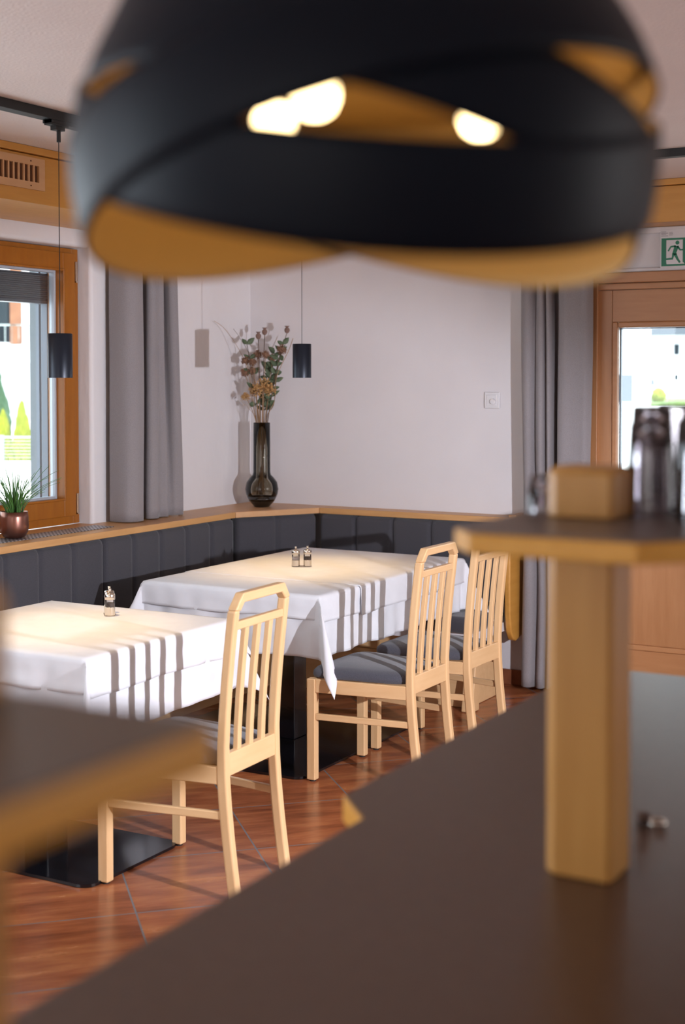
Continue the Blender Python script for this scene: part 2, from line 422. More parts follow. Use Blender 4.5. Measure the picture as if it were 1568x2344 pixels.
# ------------------------------------------------------------------ bench
be = thing('corner_bench', 'L-shaped charcoal upholstered bench along the left and back walls, with channelled backrest', 'bench')
def backrest(p0, p1, n, name='backrest', z0=0.47, z1=0.905, depth=0.09, out=(1, 0)):
    """upholstered section from p0 to p1 (front-face line in plan), n channels, bulging towards out"""
    p0 = Vector(p0); p1 = Vector(p1); L = (p1 - p0).length; t = (p1 - p0) / L; o_ = Vector(out).normalized()
    bm = bmesh.new(); K = 20
    zs = [z0, z0 + 0.01, z0 + 0.03, (z0 + z1) / 2, z1 - 0.03, z1 - 0.012, z1]
    ins = [0.03, 0.012, 0.0, 0.0, 0.0, 0.008, 0.028]
    rings = []
    for j in range(n * K + 1):
        u = j / K; f = u - math.floor(u)
        groove = 0.022 * max(0, 1 - min(f, 1 - f) / 0.10) ** 2.5
        if j in (0, n * K): groove = 0.030
        s = 0.003 if j == 0 else (L - 0.003 if j == n * K else L * j / (n * K))
        base = p0 + t * s
        ring = [Vector((*(base - o_ * (groove + i)), z)) for z, i in zip(zs, ins)]
        ring += [Vector((*(base - o_ * depth), z1)), Vector((*(base - o_ * depth), z0))]
        rings.append(ring)
    loft(bm, rings)
    return obj(name, bm, M['charcoal'], be, smooth=True)
for y0, y1, n in ((2.4, 4.28, 8), (4.282, 5.448, 5), (5.452, 6.60, 5)):
    backrest((-4.435, y0), (-4.435, y1), n, out=(1, 0))
backrest((-4.432, 6.607), (-4.152, 7.045), 2, out=(0.843, -0.539), depth=0.05)
backrest((-4.148, 7.05), (-2.945, 7.05), 5, out=(0, -1))
obj('seat_cushion', B((-4.43, -3.97, 2.4, 6.55, 0.38, 0.468)), M['charcoal'], be, bevel=0.03, segs=4)
bm = bmesh.new(); prism(bm, [(-3.97, 6.552), (-2.955, 6.552), (-2.955, 6.99), (-4.15, 6.99), (-4.40, 6.60), (-4.40, 6.552)], 0.38, 0.468)
obj('seat_cushion', bm, M['charcoal'], be, bevel=0.03, segs=4)
obj('seat_board', B((-4.70, -4.02, 2.4, 6.6, 0.33, 0.379), (-4.70, -2.96, 6.60, 7.19, 0.33, 0.379)), M['plaster'], be)
obj('plinth', B((-4.68, -4.15, 2.4, 6.55, 0.001, 0.329)), M['beech_y'], be)
bm = bmesh.new()
prism(bm, [(-4.15, 6.552), (-2.96, 6.552), (-2.96, 6.92), (-4.15, 6.92)], 0.001, 0.225)
prism(bm, [(-4.15, 6.70), (-3.3, 6.70), (-3.3, 6.90), (-4.15, 6.90)], 0.225, 0.329)
obj('plinth', bm, M['beech_x'], be, bevel=0.004)
# leg of the bench end: sloping front
bm = bmesh.new()
loft(bm, [[(-2.965, 6.46, 0.001), (-2.90, 6.46, 0.001), (-2.90, 6.55, 0.001), (-2.965, 6.55, 0.001)], [(-2.965, 6.50, 0.235), (-2.90, 6.50, 0.235), (-2.90, 6.55, 0.235), (-2.965, 6.55, 0.235)]])
obj('leg', bm, M['beech'], be, bevel=0.008)
# end panel with rounded foot
pts = [(6.985, 0.906), (6.972, 0.80), (6.968, 0.60), (6.972, 0.42), (6.99, 0.33), (7.02, 0.285), (7.06, 0.27), (7.185, 0.30), (7.185, 0.906)]
bm = bmesh.new()
loft(bm, [[(x, y, z) for y, z in pts] for x in (-2.945, -2.91)])
obj('end_panel', bm, M['oak_y'], be, bevel=0.01, segs=3)

# ------------------------------------------------------------------ tables
def table(label, x0, x1, y0, y1, px0, px1, py0, py1, cx, cy):
    t = thing('dining_table', label, 'table', (cx, cy, 0))
    obj('tabletop', B((x0 - cx, x1 - cx, y0 - cy, y1 - cy, 0.715, 0.7445)), M['beech_y'], t, bevel=0.003)
    b = obj('base_plate', B((px0 - cx, px1 - cx, py0 - cy, py1 - cy, 0.002, 0.012)), M['plate'], t)
    bv = b.modifiers.new('bevel', 'BEVEL'); bv.width = 0.05; bv.segments = 6; bv.affect = 'EDGES'; bv.limit_method = 'WEIGHT'
    at = b.data.attributes.new('bevel_weight_edge', 'FLOAT', 'EDGE')
    for e in b.data.edges:
        v = [b.data.vertices[i].co for i in e.vertices]
        at.data[e.index].value = 1.0 if abs(v[0].z - v[1].z) > 0.005 else 0.0
    obj('column', B((-0.055, 0.055, -0.055, 0.055, 0.012, 0.714)), M['plate'], t, bevel=0.004)
    return t
table('smaller dining table nearest the window, laid with white cloth', -4.0, -3.10, 3.70, 4.56, -4.0, -3.0, 3.59, 4.11, -3.42, 3.86)
table('longer dining table in the bench corner, laid with white cloths', -4.02, -3.10, 5.26, 6.70, -4.05, -3.04, 5.02, 6.06, -3.45, 5.60)

def cloth(x0, x1, y0, y1, z, hx0, hx1, hy0, hy1, gap, amp, seed, step=0.0125, tip=0.40, tipv=None):
    """square cloth laid over a table; h* = overhang on each side (0 = none)"""
    bm = bmesh.new(); rc = 0.012
    def axis(a0, a1, h0, h1):
        n = max(2, round((a1 - a0 + h0 + h1) / step))
        return [a0 - h0 + (a1 - a0 + h0 + h1) * i / n for i in range(n + 1)]
    A = axis(x0, x1, hx0, hx1); Bv = axis(y0, y1, hy0, hy1)
    def side(s):      # drop profile: returns (out, down)
        if s <= 0: return (0.0, 0.0)
        q = min(s / rc, PI / 2)
        o_, d = rc * math.sin(q), rc * (1 - math.cos(q))
        if s > rc * PI / 2: d += s - rc * PI / 2
        return (o_, d)
    grid = []
    for a in A:
        row = []
        for b in Bv:
            sx = max(x0 - a, a - x1, 0); sy = max(y0 - b, b - y1, 0)
            gx = -1 if a < x0 else 1; gy = -1 if b < y0 else 1
            X = min(max(a, x0), x1); Y = min(max(b, y0), y1); Z = z
            if sx > 0 and sy > 0:
                rr = math.hypot(sx, sy); th = math.atan2(sy, sx)
                o_, d = side(rr)
                fl = rr * tip * math.sin(2 * th) ** 1.3
                fold = rr * 0.10 * math.sin(4 * th)
                X += gx * (o_ * math.cos(th) + fl * 0.707 + gap - fold * 0.707)
                Y += gy * (o_ * math.sin(th) + fl * 0.707 + gap + fold * 0.707)
                Z -= d * (1 - 0.12 * math.sin(2 * th))
                if tipv and gx > 0 and gy < 0:
                    q = min(rr / (hx1 * 1.414), 1.0); m_ = math.sin(2 * th) ** 0.8
                    X += (tipv[0] * q ** 0.8 - fl * 0.707) * m_; Y -= (tipv[1] * q ** 0.75 - fl * 0.707) * m_
                    Z -= 0.035 * q * m_
            elif sx > 0 or sy > 0:
                s = max(sx, sy); o_, d = side(s)
                along = Y if sx > 0 else X
                H = (hx0 if gx < 0 else hx1) if sx > 0 else (hy0 if gy < 0 else hy1)
                k = s / max(H, 0.01)
                wv = amp * k * (math.sin(along * 19 + seed) + 0.6 * math.sin(along * 41 + seed * 2.3) + 0.4 * noise.noise((along * 9, s * 12, seed)))
                crease = 0.0018 * (1 - abs(((s * 8 + 0.2) % 1) * 2 - 1)) + 0.0035 * noise.noise((along * 14, s * 20, seed + 5))
                off = o_ + gap + wv + crease * min(1, s / 0.05) + 0.03 * s
                # flare into corner cones
                if sx > 0: X += gx * off
                else: Y += gy * off
                Z -= d + 0.004 * math.sin(along * 8 + seed) * k
            else:
                Z += 0.0006 * noise.noise((a * 6, b * 6, seed))
            row.append(bm.verts.new((X, Y, Z)))
        grid.append(row)
    for i in range(len(A) - 1):
        for j in range(len(Bv) - 1):
            bm.faces.new((grid[i][j], grid[i + 1][j], grid[i + 1][j + 1], grid[i][j + 1]))
    return bm
def lay(label, group=None, **k):
    bm = cloth(**k)
    o = obj('tablecloth', bm, M['linen'], smooth=True)
    s = o.modifiers.new('solid', 'SOLIDIFY'); s.thickness = 0.0012; s.offset = 1
    return tag(o, label, 'tablecloth')
lay('white under-cloth hanging low from the smaller front table', x0=-4.0, x1=-3.1, y0=3.70, y1=4.56, z=0.7475, hx0=0.28, hx1=0.285, hy0=0.28, hy1=0.28, gap=0.003, amp=0.004, seed=1.3)
lay('short white top cloth covering the smaller front table under the mills', x0=-4.004, x1=-3.096, y0=3.696, y1=4.564, z=0.7515, hx0=0.14, hx1=0.145, hy0=0.13, hy1=0.14, gap=0.007, amp=0.004, seed=2.9)
lay('large white under-cloth hanging low from the long corner table', x0=-4.02, x1=-3.1, y0=5.26, y1=6.70, z=0.7475, hx0=0.26, hx1=0.28, hy0=0.28, hy1=0.28, gap=0.003, amp=0.011, seed=4.1, tip=0.5, tipv=(0.225, 0.255))
lay('white top cloth on the window-side end of the long corner table, its hem folded', x0=-4.024, x1=-3.096, y0=5.256, y1=5.70, z=0.7510, hx0=0.12, hx1=0.13, hy0=0.115, hy1=0, gap=0.007, amp=0.003, seed=6.0)
lay('white top cloth on the far half of the long corner table, under the mills', x0=-4.028, x1=-3.092, y0=5.59, y1=6.704, z=0.7535, hx0=0.12, hx1=0.14, hy0=0, hy1=0.12, gap=0.012, amp=0.003, seed=7.7)

# ------------------------------------------------------------------ chairs (local: front towards -x, back at +x)
XB = lambda z: (0.215 + 0.045 * max(0, (0.42 - z) / 0.42) ** 1.4 + 0.050 * max(0, (z - 0.47) / 0.54) ** 1.5)
def make_chair(label, loc, rz):
    t = thing('dining_chair', label, 'chair', loc, rz, 'beech chairs at the tables')
    W = 0.162        # half spacing of the uprights
    zs = [0.0, 0.1, 0.2, 0.3, 0.4, 0.5, 0.6, 0.7, 0.8, 0.9, 0.948]
    for s in (-1, 1):
        bm = bmesh.new()
        rings = []
        for z in zs:
            x = XB(z); hw = 0.0155; hx = 0.0195 if z < 0.5 else 0.0175
            rings.append([(x - hx, s * W - hw, z + 0.004), (x + hx, s * W - hw, z + 0.004), (x + hx, s * W + hw, z + 0.004), (x - hx, s * W + hw, z + 0.004)])
        loft(bm, rings)
        obj('back_leg', bm, M['beech'], t, bevel=0.009, segs=3)
        bm = B((-0.2375, -0.1975, s * 0.218 - 0.0185, s * 0.218 + 0.0185, 0.006, 0.436))
        f = obj('front_leg', bm, M['beech'], t, bevel=0.005)
        bm = bmesh.new(); lathe(bm, [(0.014, 0.0), (0.014, 0.006)], (-0.2175, s * 0.218, 0), 16); obj('glide', bm, M['rubber'], f)
        # side apron and side stretcher, converging to the back
        for nm, z0, z1, hw in (('side_rail', 0.378, 0.436, 0.010), ('stretcher', 0.262, 0.290, 0.008)):
            bm = bmesh.new()
            ya, yb = s * 0.222, s * (W + 0.004)
            xb = XB(z0) - 0.016
            loft(bm, [[(-0.198, ya - hw, z0), (-0.198, ya + hw, z0), (-0.198, ya + hw, z1), (-0.198, ya - hw, z1)],
                      [(xb, yb - hw, z0), (xb, yb + hw, z0), (xb, yb + hw, z1), (xb, yb - hw, z1)]])
            obj(nm, bm, M['beech_x'], t, bevel=0.004)
    obj('front_rail', B((-0.228, -0.208, -0.20, 0.20, 0.378, 0.436)), M['beech_y'], t, bevel=0.004)
    # top rail with clipped corners
    bm = bmesh.new()
    xt = XB(0.96); h = 0.0175
    out = [(-W - 0.0155, 0.952), (-W + 0.027, 1.005), (W - 0.027, 1.005), (W + 0.0155, 0.952)]
    inn = [(W - 0.0155, 0.946), (W - 0.040, 0.972), (-W + 0.040, 0.972), (-W + 0.0155, 0.946)]
    # slight arch forwards
    def ring(x): return [(x + (0.004 if z > 1 else 0.0), y, z) for y, z in out + inn]
    a = [bm.verts.new(p) for p in ring(xt - h)]; b = [bm.verts.new(p) for p in ring(xt + h)]
    for i in range(8):
        bm.faces.new((a[i], a[(i + 1) % 8], b[(i + 1) % 8], b[i]))
    for q in ((0, 1, 6, 7), (1, 2, 5, 6), (2, 3, 4, 5)):
        bm.faces.new([a[i] for i in q]); bm.faces.new([b[i] for i in q[::-1]])
    obj('top_rail', bm, M['beech_y'], t, bevel=0.006, segs=3)
    x = XB(0.905)
    obj('back_rail', B((x - 0.011, x + 0.011, -W + 0.012, W - 0.012, 0.884, 0.912)), M['beech_y'], t, bevel=0.004)
    obj('rear_rail', B((0.203, 0.229, -W + 0.012, W - 0.012, 0.402, 0.478)), M['beech_y'], t, bevel=0.004)
    for k in (-1, 0, 1):
        bm = bmesh.new(); rings = []
        for z in [0.472, 0.55, 0.65, 0.75, 0.85, 0.890]:
            x = XB(z); hw = 0.0125; y = k * 0.077
            rings.append([(x - 0.010, y - hw, z), (x + 0.010, y - hw, z), (x + 0.010, y + hw, z), (x - 0.010, y + hw, z)])
        loft(bm, rings); obj('slat', bm, M['beech'], t, bevel=0.004)
    # cushion: domed trapezoid with rounded corners
    bm = bmesh.new(); rings = []
    N = 48
    def outline(k):
        pts = []
        for i in range(N):
            a = 2 * PI * i / N
            cx, cy = math.cos(a), math.sin(a)
            e = 0.28
            px = math.copysign(abs(cx) ** e, cx); py = math.copysign(abs(cy) ** e, cy)
            X = -0.018 + px * 0.222 * k; hw = 0.232 + (0.168 - 0.232) * (px * k + 1) / 2
            pts.append((X, py * hw * k))
        return pts
    for k, z in ((0.93, 0.437), (0.985, 0.440), (1.0, 0.452), (0.99, 0.466), (0.94, 0.478), (0.80, 0.487), (0.5, 0.493), (0.15, 0.494)):
        rings.append([(x, y, z) for x, y in outline(k)])
    loft(bm, rings)
    obj('seat', bm, M['seat_fabric'], t, smooth=True)
    return t
ch = make_chair('beech dining chair nearest the camera, pushed up to the smaller front table', (-2.785, 3.90, 0), R(2))
dup(ch, (-2.785, 5.27, 0), R(0), 'middle one of three beech dining chairs, cloth corner hanging over its grey seat')
dup(ch, (-2.785, 5.84, 0), R(-1), 'farthest beech dining chair, beside the end of the corner bench')

# ------------------------------------------------------------------ pepper and salt mills
def make_mill(name, label, loc, filling, h=0.098):
    t = thing(name, label, 'mill', loc)
    k = h / 0.098
    bm = bmesh.new(); lathe(bm, [(0.0195, 0), (0.0205, 0.001), (0.0205, 0.030 * k), (0.0195, 0.031 * k)], n=28); obj('base', bm, M['steel'], t, smooth=False, bevel=0.0006)
    bm = bmesh.new(); lathe(bm, [(0.0175, 0.0312 * k), (0.0175, 0.044 * k), (0.014, 0.0465 * k), (0.004, 0.0475 * k)], n=24); obj('filling', bm, filling, t, smooth=True)
    bm = bmesh.new(); lathe(bm, [(0.0195, 0.0312 * k), (0.0195, 0.060 * k)], n=28, cap=False); obj('body', bm, M['clear'], t, smooth=True)
    bm = bmesh.new(); lathe(bm, [(0.0203, 0.058 * k), (0.0208, 0.059 * k), (0.0208, 0.077 * k), (0.018, 0.082 * k), (0.006, 0.083 * k)], n=28); cp = obj('cap', bm, M['steel'], t, smooth=True)
    bm = bmesh.new(); lathe(bm, [(0.0045, 0.0832 * k), (0.0045, 0.090 * k), (0.0055, 0.092 * k), (0.0055, h), (0.003, h + 0.001)], n=16); obj('knob', bm, M['steel'], cp, smooth=True)
    return t
zt = 0.7552
for x, y, nm, lb, fl, h in ((-3.655, 5.985, 'salt_mill', 'steel and glass mill with pale pink salt, left one on the corner table', M['salt'], 0.098),
                            (-3.605, 6.015, 'pepper_mill', 'steel and glass mill with grey peppercorns, right one on the corner table', M['pepper'], 0.100),
                            (-3.545, 4.385, 'pepper_mill', 'steel and glass mill with dark peppercorns, front one on the smaller table', M['pepper'], 0.106),
                            (-3.585, 4.43, 'salt_mill', 'steel and glass salt mill standing half behind the other on the smaller table', M['salt'], 0.106)):
    z = 0.7552 if y > 5 else 0.7532
    make_mill(nm, lb, (x, y, z + 0.0025), fl, h)
def tray(label, x, y, rz, z):
    bm = bmesh.new(); n = 20
    pts = []
    for i in range(2 * n):
        a = PI * i / n; sx = 0.027 if math.cos(a) > 0 else -0.027
        pts.append((sx + 0.0235 * math.cos(a), 0.0235 * math.sin(a)))
    prism(bm, pts, 0, 0.002)
    o = obj('mill_tray', bm, M['steel']); o.location = (x, y, z); o.rotation_euler = (0, 0, rz)
    tag(o, label, 'tray')
tray('thin steel tray under the two mills on the corner table', -3.63, 6.0, math.atan2(0.03, 0.05), 0.7552)
tray('thin steel tray under the two mills on the smaller front table', -3.565, 4.4075, math.atan2(0.045, -0.04), 0.7532)

# ------------------------------------------------------------------ curtains
def curtain(fn, zs, n, name, label):
    bm = bmesh.new(); rows = []
    for z in zs:
        rows.append([bm.verts.new(fn(i / n, z)) for i in range(n + 1)])
    for a, b in zip(rows, rows[1:]):
        for i in range(n):
            bm.faces.new((a[i], a[i + 1], b[i + 1], b[i]))
    o = obj(name, bm, M['curtain'], smooth=True)
    s = o.modifiers.new('solid', 'SOLIDIFY'); s.thickness = 0.003
    return tag(o, label, 'curtain')
def spline(P, n):
    P = [Vector(p) for p in P]; out = []
    for k in range(n + 1):
        f = k / n * (len(P) - 1); i = min(int(f), len(P) - 2); t = f - i
        p0 = P[max(i - 1, 0)]; p1 = P[i]; p2 = P[i + 1]; p3 = P[min(i + 2, len(P) - 1)]
        out.append(0.5 * ((2 * p1) + (p2 - p0) * t + (2 * p0 - 5 * p1 + 4 * p2 - p3) * t * t + (3 * p1 - p0 - 3 * p2 + p3) * t ** 3))
    return out
LT = spline([(5.800, -0.08), (5.800, -0.02), (5.812, 0.03), (5.84, 0.058), (5.88, 0.06), (5.925, 0.045), (5.925, 0.0), (5.915, -0.05), (5.93, -0.10), (6.00, -0.112), (6.055, -0.09), (6.03, -0.03), (6.01, 0.01), (6.022, 0.036), (6.05, 0.04), (6.075, 0.018), (6.095, 0.02), (6.115, 0.03), (6.118, -0.01), (6.11, -0.08), (6.165, -0.105), (6.215, -0.08), (6.192, -0.02), (6.185, 0.015), (6.20, 0.035), (6.235, 0.035), (6.262, -0.02)], 190)
LB = spline([(5.790, -0.08), (5.790, -0.02), (5.802, 0.03), (5.84, 0.058), (5.88, 0.06), (5.92, 0.045), (5.922, 0.0), (5.915, -0.05), (5.92, -0.10), (5.98, -0.112), (6.025, -0.09), (6.01, -0.03), (5.99, 0.01), (6.003, 0.036), (6.05, 0.042), (6.085, 0.018), (6.115, 0.01), (6.15, 0.03), (6.17, 0.015), (6.18, -0.01), (6.20, -0.01), (6.22, 0.00), (6.235, 0.018), (6.25, 0.025), (6.27, 0.03), (6.30, 0.025), (6.335, -0.03)], 190)
def cl(u, z):
    k = min(1, max(0, (2.45 - z) / 1.5)); i = round(u * 190)
    p = LT[i] * (1 - k) + LB[i] * k
    wob = 0.006 * noise.noise((u * 7, z * 1.6, 3))
    return (-4.600 + p.y + wob, p.x + 0.008 * noise.noise((u * 5, z * 1.2, 8)), z)
curtain(cl, [0.948 + (2.452 - 0.948) * i / 30 for i in range(31)], 190, 'curtain', 'grey curtain beside the left window, resting on the wooden ledge')
RT = spline([(-2.905, -0.03), (-2.90, 0.02), (-2.875, 0.05), (-2.845, 0.05), (-2.825, 0.02), (-2.812, 0.005), (-2.81, 0.03), (-2.79, 0.05), (-2.77, 0.045), (-2.762, 0.01), (-2.755, 0.015), (-2.742, 0.045), (-2.725, 0.035), (-2.722, -0.03), (-2.735, -0.075), (-2.70, -0.085), (-2.685, -0.05), (-2.69, 0.0), (-2.68, 0.035), (-2.645, 0.05), (-2.60, 0.042), (-2.56, 0.035), (-2.525, 0.03), (-2.505, -0.01)], 170)
def cr(u, z):
    i = round(u * 170); p = RT[i]
    kk = 1 - 0.10 * math.exp(-((z - 0.75) / 0.6) ** 2)
    x = -2.70 + (p.x + 2.70) * kk + 0.012 * (2.45 - z) / 2.4 + 0.01 * noise.noise((u * 4, z * 1.1, 2))
    return (x, 7.095 - p.y + 0.006 * noise.noise((u * 9, z * 1.3, 9)), z)
curtain(cr, [0.03 + (2.48 - 0.03) * i / 40 for i in range(41)], 170, 'curtain', 'long grey curtain hanging to the floor left of the glazed wooden door')

# ------------------------------------------------------------------ wall things
r = thing('light_switch', 'white square dimmer switch with round knob on the back wall', 'switch', (-3.115, YB, 1.575))
obj('switch_frame', B((-0.046, 0.046, -0.012, -0.001, -0.046, 0.046)), M['white_plastic'], r, bevel=0.010, segs=4)
obj('switch_plate', B((-0.031, 0.031, -0.015, -0.011, -0.031, 0.031)), M['white_plastic'], r, bevel=0.003)
bm = bmesh.new(); lathe(bm, [(0.017, 0), (0.016, 0.012), (0.013, 0.014)], n=24)
k = obj('knob', bm, M['white_plastic'], r, smooth=False); k.rotation_euler = (R(90), 0, 0); k.location = (0.010, -0.015, -0.006)

# exit sign
r = thing('exit_sign', 'green and white running-figure emergency exit sign above the door', 'sign', (-2.165, YB - 0.0205, 2.27))
W_, H_ = 0.19, 0.198
obj('sign_board', B((0, W_, -0.004, 0.0, 0, H_)), M['white_sign'], r, bevel=0.001)
def flat(name, polys, m, y, parent):
    bm = bmesh.new()
    for p in polys:
        lo = [bm.verts.new((x, y, z)) for x, z in p]; hi = [bm.verts.new((x, y - 0.0005, z)) for x, z in p]
        bm.faces.new(lo[::-1]); bm.faces.new(hi)
        for i in range(len(p)):
            bm.faces.new((lo[i], lo[(i + 1) % len(p)], hi[(i + 1) % len(p)], hi[i]))
    return obj(name, bm, m, parent)
gz0, gz1 = 0.008, 0.152
flat('green_field', [[(0.006, gz0), (W_ - 0.006, gz0), (W_ - 0.006, gz1), (0.006, gz1)]], M['green_sign'], -0.0042, r)
flat('white_doorway', [[(0.034, gz0 + 0.010), (0.128, gz0 + 0.010), (0.118, gz0 + 0.02), (0.118, gz1 - 0.010), (0.032, gz1 - 0.010), (0.032, gz0 + 0.02)]], M['white_sign'], -0.0048, r)
def limb(pts, wd):
    out = []
    P = [Vector(p) for p in pts]
    L, Rr = [], []
    for i, p in enumerate(P):
        d = (P[min(i + 1, len(P) - 1)] - P[max(i - 1, 0)]).normalized(); n_ = Vector((-d.y, d.x)) * wd[i]
        L.append(tuple(p + n_)); Rr.append(tuple(p - n_))
    return L + Rr[::-1]
ys = 0.0545 
fig = [[(0.090 + 0.0105 * math.cos(2 * PI * i / 16), 0.127 + 0.0105 * math.sin(2 * PI * i / 16)) for i in range(16)],
       limb([(0.086, 0.110), (0.078, 0.085), (0.072, 0.068)], [0.012, 0.010, 0.009]),
       limb([(0.080, 0.110), (0.056, 0.107), (0.042, 0.085)], [0.005, 0.0045, 0.004]),
       limb([(0.090, 0.110), (0.104, 0.090), (0.122, 0.090)], [0.005, 0.0045, 0.004]),
       limb([(0.078, 0.070), (0.090, 0.045), (0.104, 0.024)], [0.008, 0.006, 0.005]),
       limb([(0.070, 0.072), (0.064, 0.046), (0.024, 0.044)], [0.007, 0.006, 0.004]),
       ]
flat('running_figure', fig, M['green_sign'], -0.0054, r)
flat('small_print', [[(0.004 + 0.0, 0.184 - i * 0.007), (0.030 + 0.010 * (i % 2), 0.184 - i * 0.007), (0.030 + 0.010 * (i % 2), 0.1865 - i * 0.007), (0.004, 0.1865 - i * 0.007)] for i in range(4)]
     + [[(0.046, 0.181 - i * 0.007), (0.066, 0.181 - i * 0.007), (0.066, 0.183 - i * 0.007), (0.046, 0.183 - i * 0.007)] for i in range(3)], M['print'], -0.0042, r)

# vent grille in the wooden box under the ceiling
r = thing('air_vent', 'wooden air grille with upright slots in the orange box below the ceiling', 'vent', (-4.18, 4.565, 2.583))
obj('backing', B((0.0005, 0.0015, -0.50, 0.125, -0.035, 0.035)), M['dark'], r)
bm = B((0.001, 0.010, -0.56, 0.165, 0.036, 0.068), (0.001, 0.010, -0.56, 0.165, -0.068, -0.036), (0.001, 0.010, 0.128, 0.165, -0.036, 0.036), (0.001, 0.010, -0.56, -0.50, -0.036, 0.036))
obj('grille_frame', bm, M['grille_wood'], r)
for i in range(20):
    y = 0.128 - (i + 1) * 0.0315
    obj('slat', B((0.0015, 0.009, y - 0.0045, y + 0.0045, -0.036, 0.036)), M['grille_wood'], r)
for z in (-0.053, 0.053):
    bm = bmesh.new(); lathe(bm, [(0.004, 0), (0.003, 0.002)], n=10); s = obj('screw', bm, M['dark'], r); s.rotation_euler = (0, R(90), 0); s.location = (0.010, 0.075, z)

# ceiling track and pendants
bm = bmesh.new(); box(bm, -3.585, -3.53, 2.4, 6.11, 2.664, 2.699); box(bm, -3.53, 2.2, 6.06, 6.11, 2.664, 2.699)
r = thing('lighting_track', 'black lighting track on the ceiling, running over the tables and turning to the right', 'track')
obj('track_rail', bm, M['track'], r, bevel=0.002)
obj('end_feed', B((-3.58, -3.535, 4.05, 4.35, 2.652, 2.664)), M['track'], r)
def pendant(label, x, y):
    t = thing('pendant_light', label, 'lamp', (x, y, 0), 0, 'black cylinder pendants over the tables')
    bm = bmesh.new(); n = 40
    lathe(bm, [(0.0465, 1.700), (0.0465, 1.866), (0.0445, 1.868), (0.0445, 1.8675), (0.044, 1.703)], n=n, cap=False)
    lathe(bm, [(0.0465, 1.864), (0.006, 1.868)], n=n)
    obj('lamp_shade', bm, M['black_blue'], t, bevel=0)
    for p in t.children[0].data.polygons: p.use_smooth = abs(p.normal.z) < 0.5
    bm = bmesh.new(); lathe(bm, [(0.040, 1.760), (0.040, 1.763)], n=24); obj('led_disc', bm, M['led'], t)
    bm = bmesh.new(); tube(bm, [(0, 0, 1.866), (0, 0, 2.60)], 0.0016); obj('cable', bm, M['track'], t)
    bm = bmesh.new(); box(bm, -0.018, 0.018, -0.06, 0.035, 2.645, 2.664); box(bm, -0.014, 0.014, -0.03, 0.02, 2.63, 2.646); lathe(bm, [(0.008, 2.588), (0.008, 2.632)], n=12)
    obj('track_adapter', bm, M['track'], t)
    return t
pendant('black cylinder pendant over the smaller front table, seen against the window', -3.555, 4.11)
pendant('black cylinder pendant over the corner table, beside the dried flowers', -3.60, 5.955)
for x, y, e in ((-3.555, 4.11, 32), (-3.60, 5.955, 32)):
    light('pendant_beam', 'SPOT', (x, y, 1.745), e, (1.0, 0.66, 0.30), target=(x, y, 0), spot_size=R(84), spot_blend=0.9, shadow_soft_size=0.03)

# ------------------------------------------------------------------ plant on the sill
r = thing('potted_grass', 'green grass plant in a rounded copper pot on the window sill', 'plant', (-4.60, 4.985, 0.9456))
bm = bmesh.new(); lathe(bm, [(0.035, 0), (0.052, 0.008), (0.064, 0.03), (0.068, 0.06), (0.066, 0.10), (0.063, 0.125), (0.060, 0.125), (0.062, 0.11)], n=40, cap=False)
lathe(bm, [(0.035, 0), (0.001, 0)], n=40, cap=False)
obj('pot', bm, M['copper'], r, smooth=True)
bm = bmesh.new(); lathe(bm, [(0.061, 0.105), (0.01, 0.112)], n=24); obj('soil', bm, M['soil'], r)
random.seed(5)
bm = bmesh.new()
for i in range(85):
    a = random.uniform(0, 2 * PI); r0 = random.uniform(0, 0.04); L = random.uniform(0.13, 0.29); lean = random.uniform(0.08, 0.95)
    base = Vector((r0 * math.cos(a), r0 * math.sin(a), 0.105)); d = Vector((math.cos(a), math.sin(a), 0)); sd = Vector((-d.y, d.x, 0))
    pr = None
    for k in range(7):
        t = k / 6; wd = 0.0034 * (1 - t) ** 0.6 + 0.0002
        p = base + d * (lean * L * t ** 1.5) + Vector((0, 0, L * t * (1 - 0.35 * lean * t)))
        v = [bm.verts.new(p - sd * wd), bm.verts.new(p + Vector((0, 0, -0.0008)) + d * 0.001), bm.verts.new(p + sd * wd)]
        if pr:
            bm.faces.new((pr[0], pr[1], v[1], v[0])); bm.faces.new((pr[1], pr[2], v[2], v[1]))
        pr = v
o = obj('leaves', bm, M['leaf'], r, smooth=True); s = o.modifiers.new('s', 'SOLIDIFY'); s.thickness = 0.0006

# ------------------------------------------------------------------ vase and dried flowers
VX, VY, VZ = -4.475, 6.945, 0.9422
r = thing('vase', 'tall smoked glass vase with bulbous base on the corner shelf', 'vase', (VX, VY, VZ))
prof = [(0.045, 0.004), (0.075, 0.035), (0.093, 0.075), (0.098, 0.105), (0.090, 0.145), (0.070, 0.172), (0.054, 0.188), (0.050, 0.205), (0.0495, 0.35), (0.049, 0.495)]
bm = bmesh.new(); lathe(bm, prof + [(0.046, 0.495), (0.0465, 0.35), (0.047, 0.205), (0.051, 0.187), (0.067, 0.169), (0.086, 0.143), (0.094, 0.105), (0.089, 0.077)], n=48, cap=False)
obj('glass_body', bm, M['smoke'], r, smooth=True)
bm = bmesh.new(); lathe(bm, [(0.043, 0.0), (0.046, 0.003), (0.074, 0.034), (0.088, 0.062), (0.07, 0.056), (0.02, 0.05)], n=48)
o = obj('thick_base', bm, M['smoke_dark'], r, smooth=True); o['label'] = 'nearly black solid glass foot'
